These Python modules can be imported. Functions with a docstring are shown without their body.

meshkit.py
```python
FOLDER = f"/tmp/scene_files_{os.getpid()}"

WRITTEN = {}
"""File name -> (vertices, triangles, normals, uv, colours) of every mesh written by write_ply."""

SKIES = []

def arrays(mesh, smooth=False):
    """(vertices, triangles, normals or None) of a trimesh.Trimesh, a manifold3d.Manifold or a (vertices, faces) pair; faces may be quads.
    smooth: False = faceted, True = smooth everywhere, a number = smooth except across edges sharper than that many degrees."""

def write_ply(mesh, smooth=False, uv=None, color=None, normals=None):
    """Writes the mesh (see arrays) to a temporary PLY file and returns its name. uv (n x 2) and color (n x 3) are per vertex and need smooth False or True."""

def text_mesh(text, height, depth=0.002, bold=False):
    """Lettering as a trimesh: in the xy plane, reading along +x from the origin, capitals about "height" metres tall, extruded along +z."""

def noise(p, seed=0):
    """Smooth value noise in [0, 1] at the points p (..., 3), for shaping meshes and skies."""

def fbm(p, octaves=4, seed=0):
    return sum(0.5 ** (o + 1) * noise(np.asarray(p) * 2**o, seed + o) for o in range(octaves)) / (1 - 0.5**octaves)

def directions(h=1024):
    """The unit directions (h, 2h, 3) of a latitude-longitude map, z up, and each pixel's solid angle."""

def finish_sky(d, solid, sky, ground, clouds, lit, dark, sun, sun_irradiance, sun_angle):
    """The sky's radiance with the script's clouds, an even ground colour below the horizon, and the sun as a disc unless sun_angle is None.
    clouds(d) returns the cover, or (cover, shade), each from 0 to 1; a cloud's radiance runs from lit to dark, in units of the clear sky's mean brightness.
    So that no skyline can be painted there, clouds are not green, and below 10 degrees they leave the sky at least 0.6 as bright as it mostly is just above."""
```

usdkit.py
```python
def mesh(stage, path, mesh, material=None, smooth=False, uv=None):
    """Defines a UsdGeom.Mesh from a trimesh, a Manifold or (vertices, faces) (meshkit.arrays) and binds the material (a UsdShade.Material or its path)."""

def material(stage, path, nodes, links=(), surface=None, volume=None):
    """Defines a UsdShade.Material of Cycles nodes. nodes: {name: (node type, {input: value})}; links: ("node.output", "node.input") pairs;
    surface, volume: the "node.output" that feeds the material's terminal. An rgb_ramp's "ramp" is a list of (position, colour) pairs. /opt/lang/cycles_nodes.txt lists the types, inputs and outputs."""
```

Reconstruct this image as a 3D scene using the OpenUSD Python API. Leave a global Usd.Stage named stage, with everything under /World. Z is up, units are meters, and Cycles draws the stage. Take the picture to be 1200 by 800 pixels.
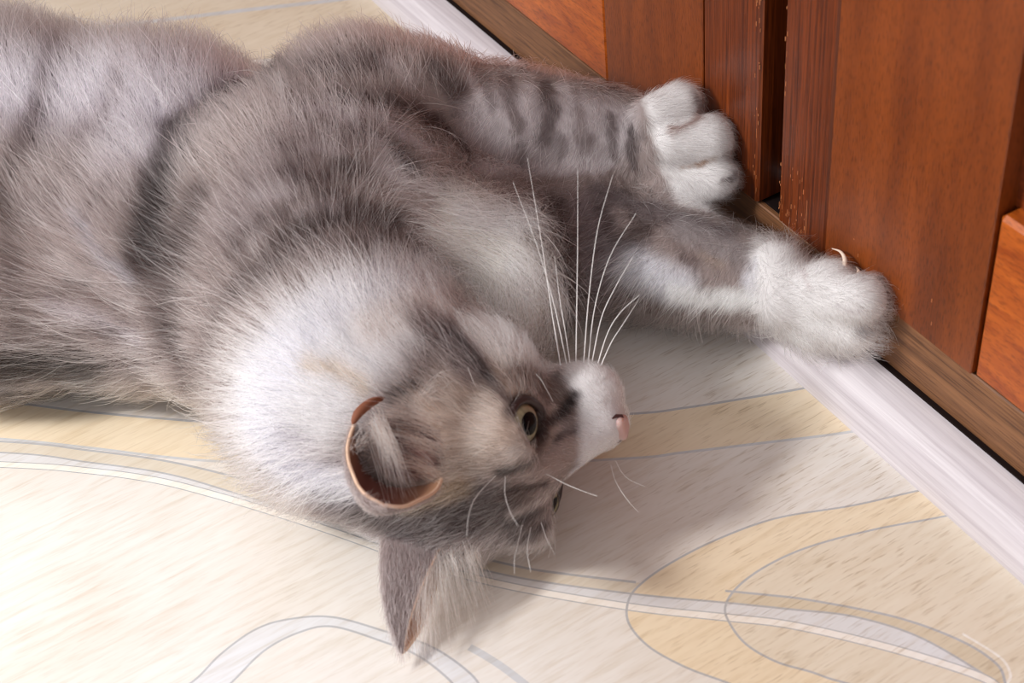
import math, numpy as np, trimesh, shapely, usdkit
from shapely.geometry import Polygon, LineString, box as sbox
from shapely.ops import unary_union
from scipy.spatial import cKDTree
from pxr import Usd, UsdGeom, UsdLux, UsdShade, Sdf, Gf, Vt

stage = Usd.Stage.CreateInMemory()
UsdGeom.SetStageUpAxis(stage, UsdGeom.Tokens.z)
UsdGeom.SetStageMetersPerUnit(stage, 1.0)
world = UsdGeom.Xform.Define(stage, '/World')
stage.SetDefaultPrim(world.GetPrim())
T = Sdf.ValueTypeNames
rng = np.random.default_rng(7)

# ------------------------------------------------------------------ camera
CAM_R = np.array([[0.51442245, 0.55346675, -0.65501458],
                  [0.85283655, -0.41006079, 0.32329549],
                  [-0.0896625, -0.72493083, -0.68296115]])      # columns: right, down, forward
CAM_H = 0.4755139
cam = UsdGeom.Camera.Define(stage, '/World/camera')
m = np.eye(4)
m[:3, 0] = CAM_R[:, 0]; m[:3, 1] = -CAM_R[:, 1]; m[:3, 2] = -CAM_R[:, 2]; m[:3, 3] = (0, 0, CAM_H)
cam.AddTransformOp().Set(Gf.Matrix4d(*m.T.ravel().tolist()))
cam.CreateHorizontalApertureAttr(36.0)
cam.CreateVerticalApertureAttr(24.0)
cam.CreateFocalLengthAttr(53.7)
cam.CreateFStopAttr(15.0)
cam.CreateFocusDistanceAttr(0.68)
cam.CreateClippingRangeAttr(Gf.Vec2f(0.02, 50))
cam.CreateExposureAttr(0.0)

# ------------------------------------------------------------------ light
dome = UsdLux.DomeLight.Define(stage, '/World/room_light')
dome.CreateColorAttr(Gf.Vec3f(1.0, 0.98, 1.0))
dome.CreateIntensityAttr(0.235)


def rect_light(name, pos, target, w, h, intensity, color):
    l = UsdLux.RectLight.Define(stage, '/World/' + name)
    z = np.array(pos, float) - np.array(target, float); z /= np.linalg.norm(z)
    x = np.cross((0, 0, 1), z); x /= np.linalg.norm(x); y = np.cross(z, x)
    mm = np.eye(4); mm[:3, 0] = x; mm[:3, 1] = y; mm[:3, 2] = z; mm[:3, 3] = pos
    l.AddTransformOp().Set(Gf.Matrix4d(*mm.T.ravel().tolist()))
    l.CreateWidthAttr(w); l.CreateHeightAttr(h); l.CreateIntensityAttr(intensity); l.CreateColorAttr(Gf.Vec3f(*color))
    return l


rect_light('lamp_light', (-0.554, -0.53, 0.638), (-0.38, 0.18, 0.03), 0.12, 0.12, 198.0, (1.0, 0.985, 0.98))

# ------------------------------------------------------------------ helpers
used = {}


def path_for(name, parent=None):
    base = (str(parent.GetPath()) if parent is not None else '/World') + '/' + name
    n = used.get(base, 0); used[base] = n + 1
    return base if n == 0 else f'{base}_{n:03d}'


def obj(name, mesh, mat, parent=None, smooth=False, label=None, kind=None, category=None):
    p = usdkit.mesh(stage, path_for(name, parent), mesh, mat, smooth=smooth).GetPrim()
    note(p, label, category, kind)
    return p


def note(p, label=None, category=None, kind=None, group=None):
    for k, v in (('label', label), ('category', category), ('kind', kind), ('group', group)):
        if v:
            p.SetCustomDataByKey(k, v)


def thing(name, label, category):
    p = UsdGeom.Xform.Define(stage, path_for(name)).GetPrim()
    note(p, label, category)
    return p


def bbox(lo, hi, bevel=0.0):
    lo, hi = np.array(lo, float), np.array(hi, float)
    if bevel <= 0:
        b = trimesh.creation.box(hi - lo); b.apply_translation((lo + hi) / 2); return b
    pts = []
    for s in np.ndindex(2, 2, 2):
        c = np.where(s, hi, lo); d = np.where(s, -bevel, bevel)
        for k in range(3):
            q = c + d; q[k] = c[k]; pts.append(q)
    return trimesh.convex.convex_hull(np.array(pts))


def join(*ms):
    return trimesh.util.concatenate(ms)


def prism_x(profile, x0, x1):
    """a (y, z) profile extruded along x"""
    e = trimesh.creation.extrude_polygon(Polygon(profile), x1 - x0, engine='earcut')
    v = e.vertices; e.vertices = np.stack([x0 + v[:, 2], v[:, 0], v[:, 1]], 1)
    return e


def tube(pts, radii, sides=6):
    p = np.asarray(pts, float); r = np.broadcast_to(radii, len(p))
    t = np.gradient(p, axis=0); t /= np.linalg.norm(t, axis=1, keepdims=True)
    a = np.cross(t, (0.31, 0.2, 0.93)); a /= np.linalg.norm(a, axis=1, keepdims=True)
    b = np.cross(t, a); ang = np.arange(sides) * 2 * np.pi / sides
    v = p[:, None] + r[:, None, None] * (np.cos(ang)[None, :, None] * a[:, None] + np.sin(ang)[None, :, None] * b[:, None])
    n = len(p); f = []
    for i in range(n - 1):
        for j in range(sides):
            k = (j + 1) % sides
            f += [(i * sides + j, i * sides + k, (i + 1) * sides + k), (i * sides + j, (i + 1) * sides + k, (i + 1) * sides + j)]
    v = np.vstack([v.reshape(-1, 3), p[:1], p[-1:]])
    for j in range(sides):
        k = (j + 1) % sides
        f += [(n * sides, k, j), (n * sides + 1, (n - 1) * sides + j, (n - 1) * sides + k)]
    return trimesh.Trimesh(v, f, process=False)


def curve(pts, n=24):
    """Catmull-Rom through the points"""
    p = np.asarray(pts, float)
    p = np.vstack([2 * p[0] - p[1], p, 2 * p[-1] - p[-2]])
    out = []
    for i in range(1, len(p) - 2):
        t = np.linspace(0, 1, n, endpoint=False)[:, None]
        a, b, c, d = p[i - 1:i + 3]
        out.append(0.5 * (2 * b + (c - a) * t + (2 * a - 5 * b + 4 * c - d) * t ** 2 + (3 * b - a - 3 * c + d) * t ** 3))
    return np.vstack(out + [p[-2:-1]])


def srgb(r, g, b):
    c = np.array([r, g, b], float) / 255
    return np.where(c <= 0.04045, c / 12.92, ((c + 0.055) / 1.055) ** 2.4)


# ------------------------------------------------------------------ materials
def mat(name, nodes, links=(), surface='p.BSDF'):
    return usdkit.material(stage, '/World/Looks/' + name, nodes, links, surface)


UsdGeom.Scope.Define(stage, '/World/Looks')


def plain(name, color, rough=0.5, **kw):
    return mat(name, {'p': ('principled_bsdf', {'base_color': tuple(color), 'roughness': rough, **kw})})


def wood(name, dark, light, scale, rot=(0, 0, 0), rough=0.35, coat=0.0, bump=0.15, fleck=0.6, bias=0.5, pores=(900, 900, 60), dist=0.6):
    """Grain runs along the local axis with the smallest scale; dark pores on top."""
    n = {'g': ('geometry', {}),
         'm': ('mapping', {'rotation': rot, 'scale': scale}),
         'a': ('noise_texture', {'scale': 1.0, 'detail': 6.0, 'roughness': 0.6, 'distortion': dist}),
         'm2': ('mapping', {'rotation': rot, 'scale': pores}),
         'b': ('noise_texture', {'scale': 1.0, 'detail': 3.0, 'roughness': 0.6}),
         'r': ('rgb_ramp', {'ramp': [(max(0, bias - 0.22), tuple(dark)), (min(1, bias + 0.22), tuple(light))]}),
         'rb': ('rgb_ramp', {'ramp': [(0.36, (0.35, 0.3, 0.28)), (0.5, (1, 1, 1))]}),
         'c': ('mix_color', {'blend_type': 'multiply', 'fac': fleck}),
         'bm': ('bump', {'strength': bump, 'distance': 0.0004}),
         'p': ('principled_bsdf', {'roughness': rough, 'coat_weight': coat, 'coat_roughness': 0.25, 'specular_ior_level': 0.4})}
    l = [('g.position', 'm.vector'), ('g.position', 'm2.vector'), ('m.vector', 'a.vector'), ('m2.vector', 'b.vector'), ('a.fac', 'r.fac'), ('b.fac', 'rb.fac'),
         ('r.color', 'c.a'), ('rb.color', 'c.b'), ('c.result', 'p.base_color'), ('b.fac', 'bm.height'), ('bm.normal', 'p.normal')]
    return mat(name, n, l)


M_STILE = wood('stile_veneer', srgb(98, 43, 11), srgb(134, 64, 18), (60, 60, 9), coat=0.12, rough=0.38, fleck=0.55, pores=(1300, 1300, 230))
M_LIP = wood('stile_lipping', srgb(58, 20, 6), srgb(126, 57, 18), (600, 600, 7), coat=0.12, rough=0.36, fleck=0.6, pores=(1500, 1500, 60))
M_RAIL = wood('rail_wood', srgb(136, 56, 14), srgb(192, 98, 30), (16, 60, 75), rot=(0, 0.5, 0), coat=0.15, rough=0.36, fleck=0.5, pores=(260, 900, 900), dist=1.6)
M_PANEL = wood('panel_wood', srgb(92, 36, 13), srgb(136, 62, 24), (16, 60, 90), rot=(0, 0.3, 0), coat=0.15, rough=0.36, fleck=0.5, pores=(200, 900, 900), dist=1.2)
M_PLINTH = wood('plinth_wood', srgb(94, 60, 38), srgb(142, 98, 64), (9, 240, 330), rough=0.55, fleck=0.7, bump=0.4, pores=(50, 1200, 1400))
M_INSIDE = plain('cabinet_inside', srgb(30, 11, 7), 0.9, specular_ior_level=.05)
M_EDGE = wood('door_edge', srgb(56, 20, 9), srgb(84, 32, 14), (420, 420, 7), rough=0.5, fleck=0.4)
M_SEAL_SHADE = plain('dark_seal_shade', srgb(28, 18, 16), 0.9, specular_ior_level=.1)  # skirting joint line, and the painted shade at the foot of the door gap
M_TRIM = wood('whitewashed_trim', srgb(184, 175, 180), srgb(226, 220, 223), (5, 260, 260), rough=0.5, fleck=0.14, bump=0.2, pores=(30, 1100, 1100))
M_SCUFF = plain('bare_wood_scuff', srgb(168, 104, 62), 0.6)

# the printed linoleum: the print's colours come with the mesh, the wood grain is procedural
M_FLOOR = mat('linoleum', {
    'g': ('geometry', {}), 'at': ('attribute', {'attribute': 'print'}),
    'm': ('mapping', {'rotation': (0, 0, 0.03), 'scale': (380, 34, 1)}),
    'a': ('noise_texture', {'scale': 1.0, 'detail': 5.0, 'roughness': 0.62, 'distortion': 0.4}),
    'ra': ('rgb_ramp', {'ramp': [(0.30, (0.86, 0.81, 0.74)), (0.5, (0.98, 0.97, 0.96)), (0.7, (1.03, 1.04, 1.05))]}),
    'm2': ('mapping', {'rotation': (0, 0, 0.03), 'scale': (1000, 100, 1)}),
    'b': ('noise_texture', {'scale': 1.0, 'detail': 2.0, 'roughness': 0.5}),
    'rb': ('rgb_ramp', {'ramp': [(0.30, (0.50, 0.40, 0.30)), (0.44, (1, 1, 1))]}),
    'big': ('noise_texture', {'scale': 9.0, 'detail': 3.0, 'roughness': 0.5}),
    'rbig': ('rgb_ramp', {'ramp': [(0.42, (1.03, 1.03, 1.04)), (0.66, (0.94, 0.90, 0.85))]}),
    'bigf': ('rgb_ramp', {'ramp': [(0.38, (0.10, 0.10, 0.10)), (0.62, (0.95, 0.95, 0.95))]}),
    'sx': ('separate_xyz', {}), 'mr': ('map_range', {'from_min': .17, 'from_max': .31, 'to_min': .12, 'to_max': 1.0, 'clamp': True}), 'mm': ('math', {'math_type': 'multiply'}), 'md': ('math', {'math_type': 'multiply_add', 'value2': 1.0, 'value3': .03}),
    'c1': ('mix_color', {'blend_type': 'multiply', 'fac': 0.8}),
    'c2': ('mix_color', {'blend_type': 'multiply', 'fac': 0.5}),
    'c3': ('mix_color', {'blend_type': 'multiply', 'fac': 0.8}),
    'bm': ('bump', {'strength': 0.12, 'distance': 0.0005}),
    'p': ('principled_bsdf', {'roughness': 0.42, 'specular_ior_level': 0.35}),
}, [('g.position', 'm.vector'), ('m.vector', 'a.vector'), ('a.fac', 'ra.fac'), ('g.position', 'm2.vector'), ('m2.vector', 'b.vector'), ('b.fac', 'rb.fac'),
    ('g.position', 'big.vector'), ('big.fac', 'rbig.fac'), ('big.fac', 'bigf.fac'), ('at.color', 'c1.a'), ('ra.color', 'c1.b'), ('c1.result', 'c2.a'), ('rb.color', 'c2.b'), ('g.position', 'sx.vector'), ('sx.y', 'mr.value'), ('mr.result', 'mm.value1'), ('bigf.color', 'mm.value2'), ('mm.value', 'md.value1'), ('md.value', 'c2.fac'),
    ('c2.result', 'c3.a'), ('rbig.color', 'c3.b'), ('c3.result', 'p.base_color'), ('a.fac', 'bm.height'), ('bm.normal', 'p.normal')])

# ------------------------------------------------------------------ floor: printed linoleum
FRONT = 0.333          # plane of the cupboard's doors


def strip(line, w0, w1=None):
    """a printed band of constant width, or between two lines"""
    return LineString(line).buffer(w0 / 2, cap_style='flat')


def flat(pts, n=10):
    return curve([q[:2] for q in pts], n)


BASE, TAN, SHADE, GREY, PALE, CREAM, LINE = srgb(226, 221, 214), srgb(231, 215, 188), srgb(217, 208, 192), srgb(200, 201, 203), srgb(219, 219, 220), srgb(238, 233, 225), srgb(182, 182, 184)
outer = flat([(-0.2687, 0.3539, 0.0000), (-0.2840, 0.3116, 0.0000), (-0.2928, 0.2862, -0.0000), (-0.3051, 0.2575, 0.0000), (-0.3100, 0.2317, 0.0000), (-0.3109, 0.2098, 0.0000), (-0.3091, 0.1944, 0.0000), (-0.3050, 0.1861, 0.0000), (-0.2966, 0.1807, 0.0000), (-0.2838, 0.1808, 0.0000), (-0.2695, 0.1862, 0.0000), (-0.2566, 0.1939, 0.0000), (-0.2418, 0.2038, 0.0000), (-0.2207, 0.2252, -0.0000), (-0.1906, 0.2569, 0.0000), (-0.1605, 0.3068, 0.0000)])
inner = flat([(-0.2504, 0.3585, -0.0000), (-0.2683, 0.3107, 0.0000), (-0.2786, 0.2849, 0.0000), (-0.2863, 0.2594, 0.0000), (-0.2885, 0.2402, 0.0000), (-0.2869, 0.2246, 0.0000), (-0.2822, 0.2151, -0.0000), (-0.2750, 0.2117, 0.0000), (-0.2638, 0.2110, 0.0000), (-0.2516, 0.2153, 0.0000), (-0.2412, 0.2227, 0.0000), (-0.2332, 0.2278, -0.0000), (-0.2216, 0.2377, 0.0000), (-0.2079, 0.2532, 0.0000), (-0.1925, 0.2787, 0.0000)])
band_top = flat([(-0.6158, -0.0905, 0.0000), (-0.5373, 0.0072, 0.0000), (-0.5091, 0.0375, 0.0000), (-0.4797, 0.0663, 0.0000), (-0.4462, 0.0921, 0.0000), (-0.4158, 0.1097, 0.0000), (-0.3811, 0.1314, 0.0000), (-0.3459, 0.1587, 0.0000), (-0.3307, 0.1730, -0.0000), (-0.3110, 0.1938, 0.0000)])
band_grey = flat([(-0.6072, -0.0921, 0.0000), (-0.5306, 0.0052, 0.0000), (-0.5022, 0.0351, 0.0000), (-0.4727, 0.0635, 0.0000), (-0.4379, 0.0883, -0.0000), (-0.4054, 0.1124, 0.0000), (-0.3709, 0.1337, 0.0000), (-0.3412, 0.1558, -0.0000), (-0.3081, 0.1886, 0.0000), (-0.2831, 0.2166, 0.0000), (-0.2664, 0.2350, 0.0000), (-0.2513, 0.2511, 0.0000), (-0.2313, 0.2643, 0.0000), (-0.2066, 0.2721, 0.0000), (-0.2004, 0.2722, 0.0000)])
band_cream = flat([(-0.5987, -0.0937, 0.0000), (-0.5234, 0.0030, 0.0000), (-0.4973, 0.0334, -0.0000), (-0.4743, 0.0563, 0.0000), (-0.4512, 0.0744, 0.0000), (-0.4238, 0.0937, 0.0000), (-0.3997, 0.1096, 0.0000), (-0.3659, 0.1310, -0.0000), (-0.3369, 0.1532, 0.0000), (-0.3022, 0.1858, -0.0000), (-0.2781, 0.2120, 0.0000), (-0.2630, 0.2283, 0.0000), (-0.2437, 0.2446, 0.0000), (-0.2249, 0.2585, -0.0000), (-0.2053, 0.2708, 0.0000), (-0.1966, 0.2727, -0.0000)])
leaf_top = flat([(-0.2880, 0.2194, 0.0000), (-0.2772, 0.2314, 0.0000), (-0.2661, 0.2430, 0.0000), (-0.2421, 0.2637, 0.0000), (-0.2212, 0.2756, 0.0000), (-0.2062, 0.2791, 0.0000), (-0.1980, 0.2756, 0.0000)])
arc_a = flat([(-0.6205, -0.0504, 0.0000), (-0.5684, 0.0086, 0.0000), (-0.5321, 0.0456, 0.0000), (-0.5041, 0.0760, 0.0000), (-0.4888, 0.0944, -0.0000), (-0.4334, 0.1680, 0.0000), (-0.3874, 0.2417, 0.0000), (-0.3763, 0.2630, 0.0000), (-0.3658, 0.2869, 0.0000), (-0.3557, 0.3112, 0.0000), (-0.3335, 0.3680, 0.0000)])
arc_b = flat([(-0.5942, -0.0562, -0.0000), (-0.5389, 0.0077, 0.0000), (-0.5106, 0.0381, 0.0000), (-0.4821, 0.0673, 0.0000), (-0.4619, 0.0910, 0.0000), (-0.4116, 0.1560, 0.0000), (-0.3662, 0.2273, 0.0000), (-0.3554, 0.2480, 0.0000), (-0.3394, 0.2800, 0.0000), (-0.3244, 0.3107, 0.0000), (-0.3023, 0.3629, 0.0000)])
low_a = flat([(-0.3672, 0.0215, 0.0000), (-0.3687, 0.0326, 0.0000), (-0.3739, 0.0454, -0.0000), (-0.3766, 0.0610, 0.0000), (-0.3733, 0.0741, 0.0000), (-0.3644, 0.0884, -0.0000), (-0.3471, 0.1019, 0.0000), (-0.3305, 0.1134, 0.0000), (-0.3119, 0.1196, 0.0000), (-0.2996, 0.1197, 0.0000)])
low_b = flat([(-0.3553, 0.0323, -0.0000), (-0.3601, 0.0451, 0.0000), (-0.3655, 0.0596, 0.0000), (-0.3655, 0.0741, 0.0000), (-0.3604, 0.0864, 0.0000), (-0.3426, 0.0995, 0.0000), (-0.3296, 0.1073, 0.0000), (-0.3142, 0.1117, 0.0000), (-0.3050, 0.1119, 0.0000)])
low_c = flat([(-0.3218, 0.1253, -0.0000), (-0.3164, 0.1277, 0.0000), (-0.3066, 0.1312, 0.0000), (-0.2939, 0.1346, -0.0000)])
top_a = flat([(-0.8456, 0.1668, 0.0000), (-0.8220, 0.2138, 0.0000), (-0.8044, 0.2490, 0.0000), (-0.7909, 0.2745, 0.0000), (-0.7749, 0.3076, 0.0000), (-0.7594, 0.3589, 0.0000)])
far_tan_shade = flat([(-0.9345, 0.0461, 0.0000), (-0.8170, 0.1457, 0.0000), (-0.7505, 0.2278, 0.0000), (-0.7202, 0.3081, 0.0000), (-0.7942, 0.3414, 0.0000), (-0.9042, 0.2964, 0.0000), (-0.9877, 0.1813, 0.0000), (-0.9928, 0.0886, 0.0000)])


def region(*lines):
    return Polygon(np.vstack(lines)).buffer(0)


p_outer, p_inner = region(outer), region(inner)
layers = [
    (LINE, unary_union([strip(outer, .0009), strip(inner, .0009), strip(arc_a, .0013), strip(band_top, .0011), strip(leaf_top, .0010)])),
    (CREAM, unary_union([strip(band_cream, .0028), strip(flat([(-0.1980, 0.2756, 0.0000), (-0.2003, 0.2799, -0.0000), (-0.2077, 0.2821, -0.0000), (-0.2229, 0.2784, 0.0000)]), .001)])),
    (LINE, unary_union([strip(band_cream, .0038), strip(band_grey, .0009), strip(low_a, .0009), strip(low_b, .0009)])),
    (GREY, unary_union([strip(arc_b, .0014), strip(low_c, .0030), strip(top_a, .0042)])),
    (PALE, region(band_grey, band_cream[::-1])),
    (PALE, region(low_a, low_b[::-1])),
    (SHADE, region(band_top, band_grey[:len(band_top)][::-1]).difference(p_outer)),
    (srgb(212, 199, 176), region(leaf_top, band_grey[np.argmin(np.abs(band_grey[:, 0] - leaf_top[0, 0])):][::-1]).intersection(p_inner)),
    (srgb(224, 213, 194), p_inner),
    (TAN, p_outer.difference(p_inner)),
    (TAN, region(arc_a, arc_b[::-1])),
    (srgb(216, 203, 182), region(far_tan_shade)),  # far corner: tan print, with the weaker light there painted in as a darker tone
]
fx0, fx1, fy0, fy1 = -2.2, 1.0, -1.8, 0.345
rest = sbox(fx0, fy0, fx1, fy1)
tris, verts, cols, nv = [], [], [], 0
taken = Polygon()
gx0, gx1, gy0 = -1.1, .1, -.2          # the print lies inside; it is cut into small cells so that the triangles stay compact
cells = [sbox(x, y, min(x + .024, gx1), min(y + .024, fy1)) for x in np.arange(gx0, gx1 - 1e-6, .024) for y in np.arange(gy0, fy1 - 1e-6, .024)]
around = [sbox(fx0, fy0, gx0, fy1), sbox(gx1, fy0, fx1, fy1), sbox(gx0, fy0, gx1, gy0)]
inside_box = sbox(gx0, gy0, gx1, fy1)
pieces = []
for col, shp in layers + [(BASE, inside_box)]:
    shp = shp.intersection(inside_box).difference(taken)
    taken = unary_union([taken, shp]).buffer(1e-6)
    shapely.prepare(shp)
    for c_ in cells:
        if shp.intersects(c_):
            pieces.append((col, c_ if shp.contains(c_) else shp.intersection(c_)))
pieces += [(BASE, a_) for a_ in around]
for col, shp in pieces:
    for g in getattr(shp, 'geoms', [shp]):
        if g.geom_type != 'Polygon' or g.area < 1e-9:
            continue
        v, f = trimesh.creation.triangulate_polygon(g, engine='earcut')
        if not len(f):
            continue
        a, b, c = v[f[:, 0]], v[f[:, 1]], v[f[:, 2]]
        f = np.where((((b - a)[:, 0] * (c - a)[:, 1] - (b - a)[:, 1] * (c - a)[:, 0]) < 0)[:, None], f[:, ::-1], f)
        verts.append(np.c_[v, np.zeros(len(v))]); tris.append(f + nv); nv += len(v)
        cols.append(np.repeat(np.asarray(col)[None], len(f), 0))
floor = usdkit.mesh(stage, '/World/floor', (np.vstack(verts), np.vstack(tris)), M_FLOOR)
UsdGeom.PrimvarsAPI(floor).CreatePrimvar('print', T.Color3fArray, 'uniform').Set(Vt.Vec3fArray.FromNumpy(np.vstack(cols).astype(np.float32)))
note(floor.GetPrim(), 'pale wood-look linoleum floor printed with curving grey and tan leaf lines', 'floor', 'structure')

# ------------------------------------------------------------------ skirting and cupboard
q = np.linspace(0, np.pi / 2, 13)
prof = [(0.3345, 0)] + [(0.3325 - 0.0205 * np.cos(a) ** 0.9 + 0.0 * a, 0.021 * np.sin(a) ** 0.9) for a in q] + [(0.3345, 0.021)]
obj('baseboard_front', prism_x(prof, -1.7, 0.7), M_TRIM, smooth=40, label='whitewashed quarter-round wooden strip on the floor along the cupboard', kind='structure', category='skirting')

cup = thing('cupboard', 'reddish-brown varnished wooden cupboard with two framed doors behind the cat', 'cupboard')
obj('plinth', bbox((-1.6, FRONT + .0015, 0), (0.6, FRONT + .02, 0.0510), 0.0006), M_PLINTH, cup, label='paler brown wooden plinth board below the doors')
obj('seal_shade', bbox((-1.6, FRONT - .0008, 0.0200), (0.6, FRONT + .0016, 0.0220)), M_SEAL_SHADE, cup, label='thin dark gap line above the skirting strip')
obj('seal_shade', bbox((-1.6, FRONT + .004, 0.0510), (0.6, FRONT + .022, 0.0516)), M_SEAL_SHADE, cup, label='dark strip added on top of the plinth as painted shade in the door gap')  # added strip, no real seal: its near-black colour stands for shade in the gap
obj('carcass', join(bbox((-1.6, .3542, .0545), (0.6, .36 + .45, .072)), bbox((-1.6, .37, .072), (-1.582, .81, 1.9)), bbox((.582, .37, .072), (.6, .81, 1.9)),
                    bbox((-1.582, .80, .072), (.582, .81, 1.9)), bbox((-1.6, .37, 1.882), (.6, .81, 1.9)), bbox((-.427, .3545, .0545), (-.392, .80, 1.882))), M_INSIDE, cup)
DZ0, DZ1, DT = 0.0518, 1.88, 0.022      # door bottom, top, thickness


def door(x0, x1, hinge_left):
    """framed door: two stiles with a lipping on the meeting side, two rails, a recessed panel"""
    p = UsdGeom.Xform.Define(stage, path_for('door', cup)).GetPrim()
    w, lw = 0.1175, 0.0395 if not hinge_left else 0.031
    f = FRONT
    meet = x1 if not hinge_left else x0          # the side at the gap
    for side in (0, 1):
        sx0, sx1 = (x0, x0 + w) if side == 0 else (x1 - w, x1)
        at_gap = (side == 1) != hinge_left
        if at_gap:
            if hinge_left:
                obj('lipping', bbox((sx0, f, DZ0), (sx0 + lw - .0002, f + DT, DZ1), .0012), M_LIP, p)
                sx0 += lw
            else:
                obj('lipping', bbox((sx1 - lw + .0002, f, DZ0), (sx1, f + DT, DZ1), .0012), M_LIP, p)
                sx1 -= lw
        obj('stile', bbox((sx0, f, DZ0), (sx1 - .0002, f + DT, DZ1), .0004), M_STILE, p)
    a, b = x0 + w + .0006, x1 - w - .0006
    obj('rail', bbox((a, f + .0005, DZ0), (b, f + DT, .1305), .0018), M_RAIL, p)
    obj('rail', bbox((a, f + .0005, DZ1 - .09), (b, f + DT, DZ1), .0018), M_RAIL, p)
    c, d = (a + b) / 2, (DZ1 - .09 + .1305) / 2
    pan = bbox((a - .002, f + .009, .1295), (b + .002, f + .016, DZ1 - .089))
    fld = trimesh.convex.convex_hull([(a + i * (b - a) , f + .0095, j) for i in (.08, .92) for j in (.165, DZ1 - .125)] + [(a + i * (b - a), f + .005, j) for i in (.16, .84) for j in (.19, DZ1 - .15)])
    obj('panel', join(pan, fld), M_PANEL, p)
    return p


door(-0.868, -0.4168, False)
door(-0.4026, 0.0486, True)
door(-1.33, -0.8815, True)

g = np.random.default_rng(12)
flecks = []
for u0, u1, z0, z1, n in ((-.4205, -.4172, .055, .16, 26), (-.4022, -.385, .056, .085, 30), (-.402, -.4005, .06, .16, 14), (-.385, -.30, .058, .075, 8)):
    for _ in range(n):
        x, z = g.uniform(u0, u1), z0 + (z1 - z0) * g.random() ** 1.4
        w_, h_ = g.uniform(.00008, .00022), g.uniform(.0002, .0013)
        flecks.append(bbox((x - w_, FRONT - .00012, z - h_), (x + w_, FRONT + .0002, z + h_)))
flecks.append(bbox((-.3842, FRONT - .0001, .0545), (-.3839, FRONT + .0002, .0745)))
obj('scuff', join(*flecks), M_SCUFF, cup, label='small pale chips and scratches in the varnish by the gap between the doors', kind='stuff')

# ------------------------------------------------------------------ the cat: one continuous body
HM = np.array([[0.584, -0.107, 0.805], [0.804, -0.067, -0.592], [0.117, 0.992, 0.047]])   # head: forward, left, crown
HT, HS = np.array([-0.3766, 0.1629, 0.0420]), 0.00988


def H(x, y, z):
    """head coordinates in centimetres (forward, left, up) to the room"""
    return HT + HS * (HM @ np.array([x, y, z], float))


VOX = 0.0018
LO, HI = np.array([-1.02, -0.30, -0.004]), np.array([-0.27, 0.345, 0.165])
SH = np.ceil((HI - LO) / VOX).astype(int)
FIELD = np.full(SH, 1.0, np.float32)


def window(pts, pad):
    pts = np.asarray(pts)
    i0 = np.clip(((pts.min(0) - pad - LO) / VOX).astype(int), 0, SH - 2)
    i1 = np.clip(((pts.max(0) + pad - LO) / VOX).astype(int) + 2, 1, SH)
    s = tuple(slice(a, b) for a, b in zip(i0, i1))
    g = [LO[k] + VOX * np.arange(i0[k], i1[k], dtype=np.float32) for k in range(3)]
    return s, np.stack(np.meshgrid(*g, indexing='ij'), -1).astype(np.float32)


def blend(s, d, k):
    old = FIELD[s]
    h = np.maximum(k - np.abs(old - d), 0) / k
    FIELD[s] = np.minimum(old, d) - h * h * k * 0.25


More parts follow.
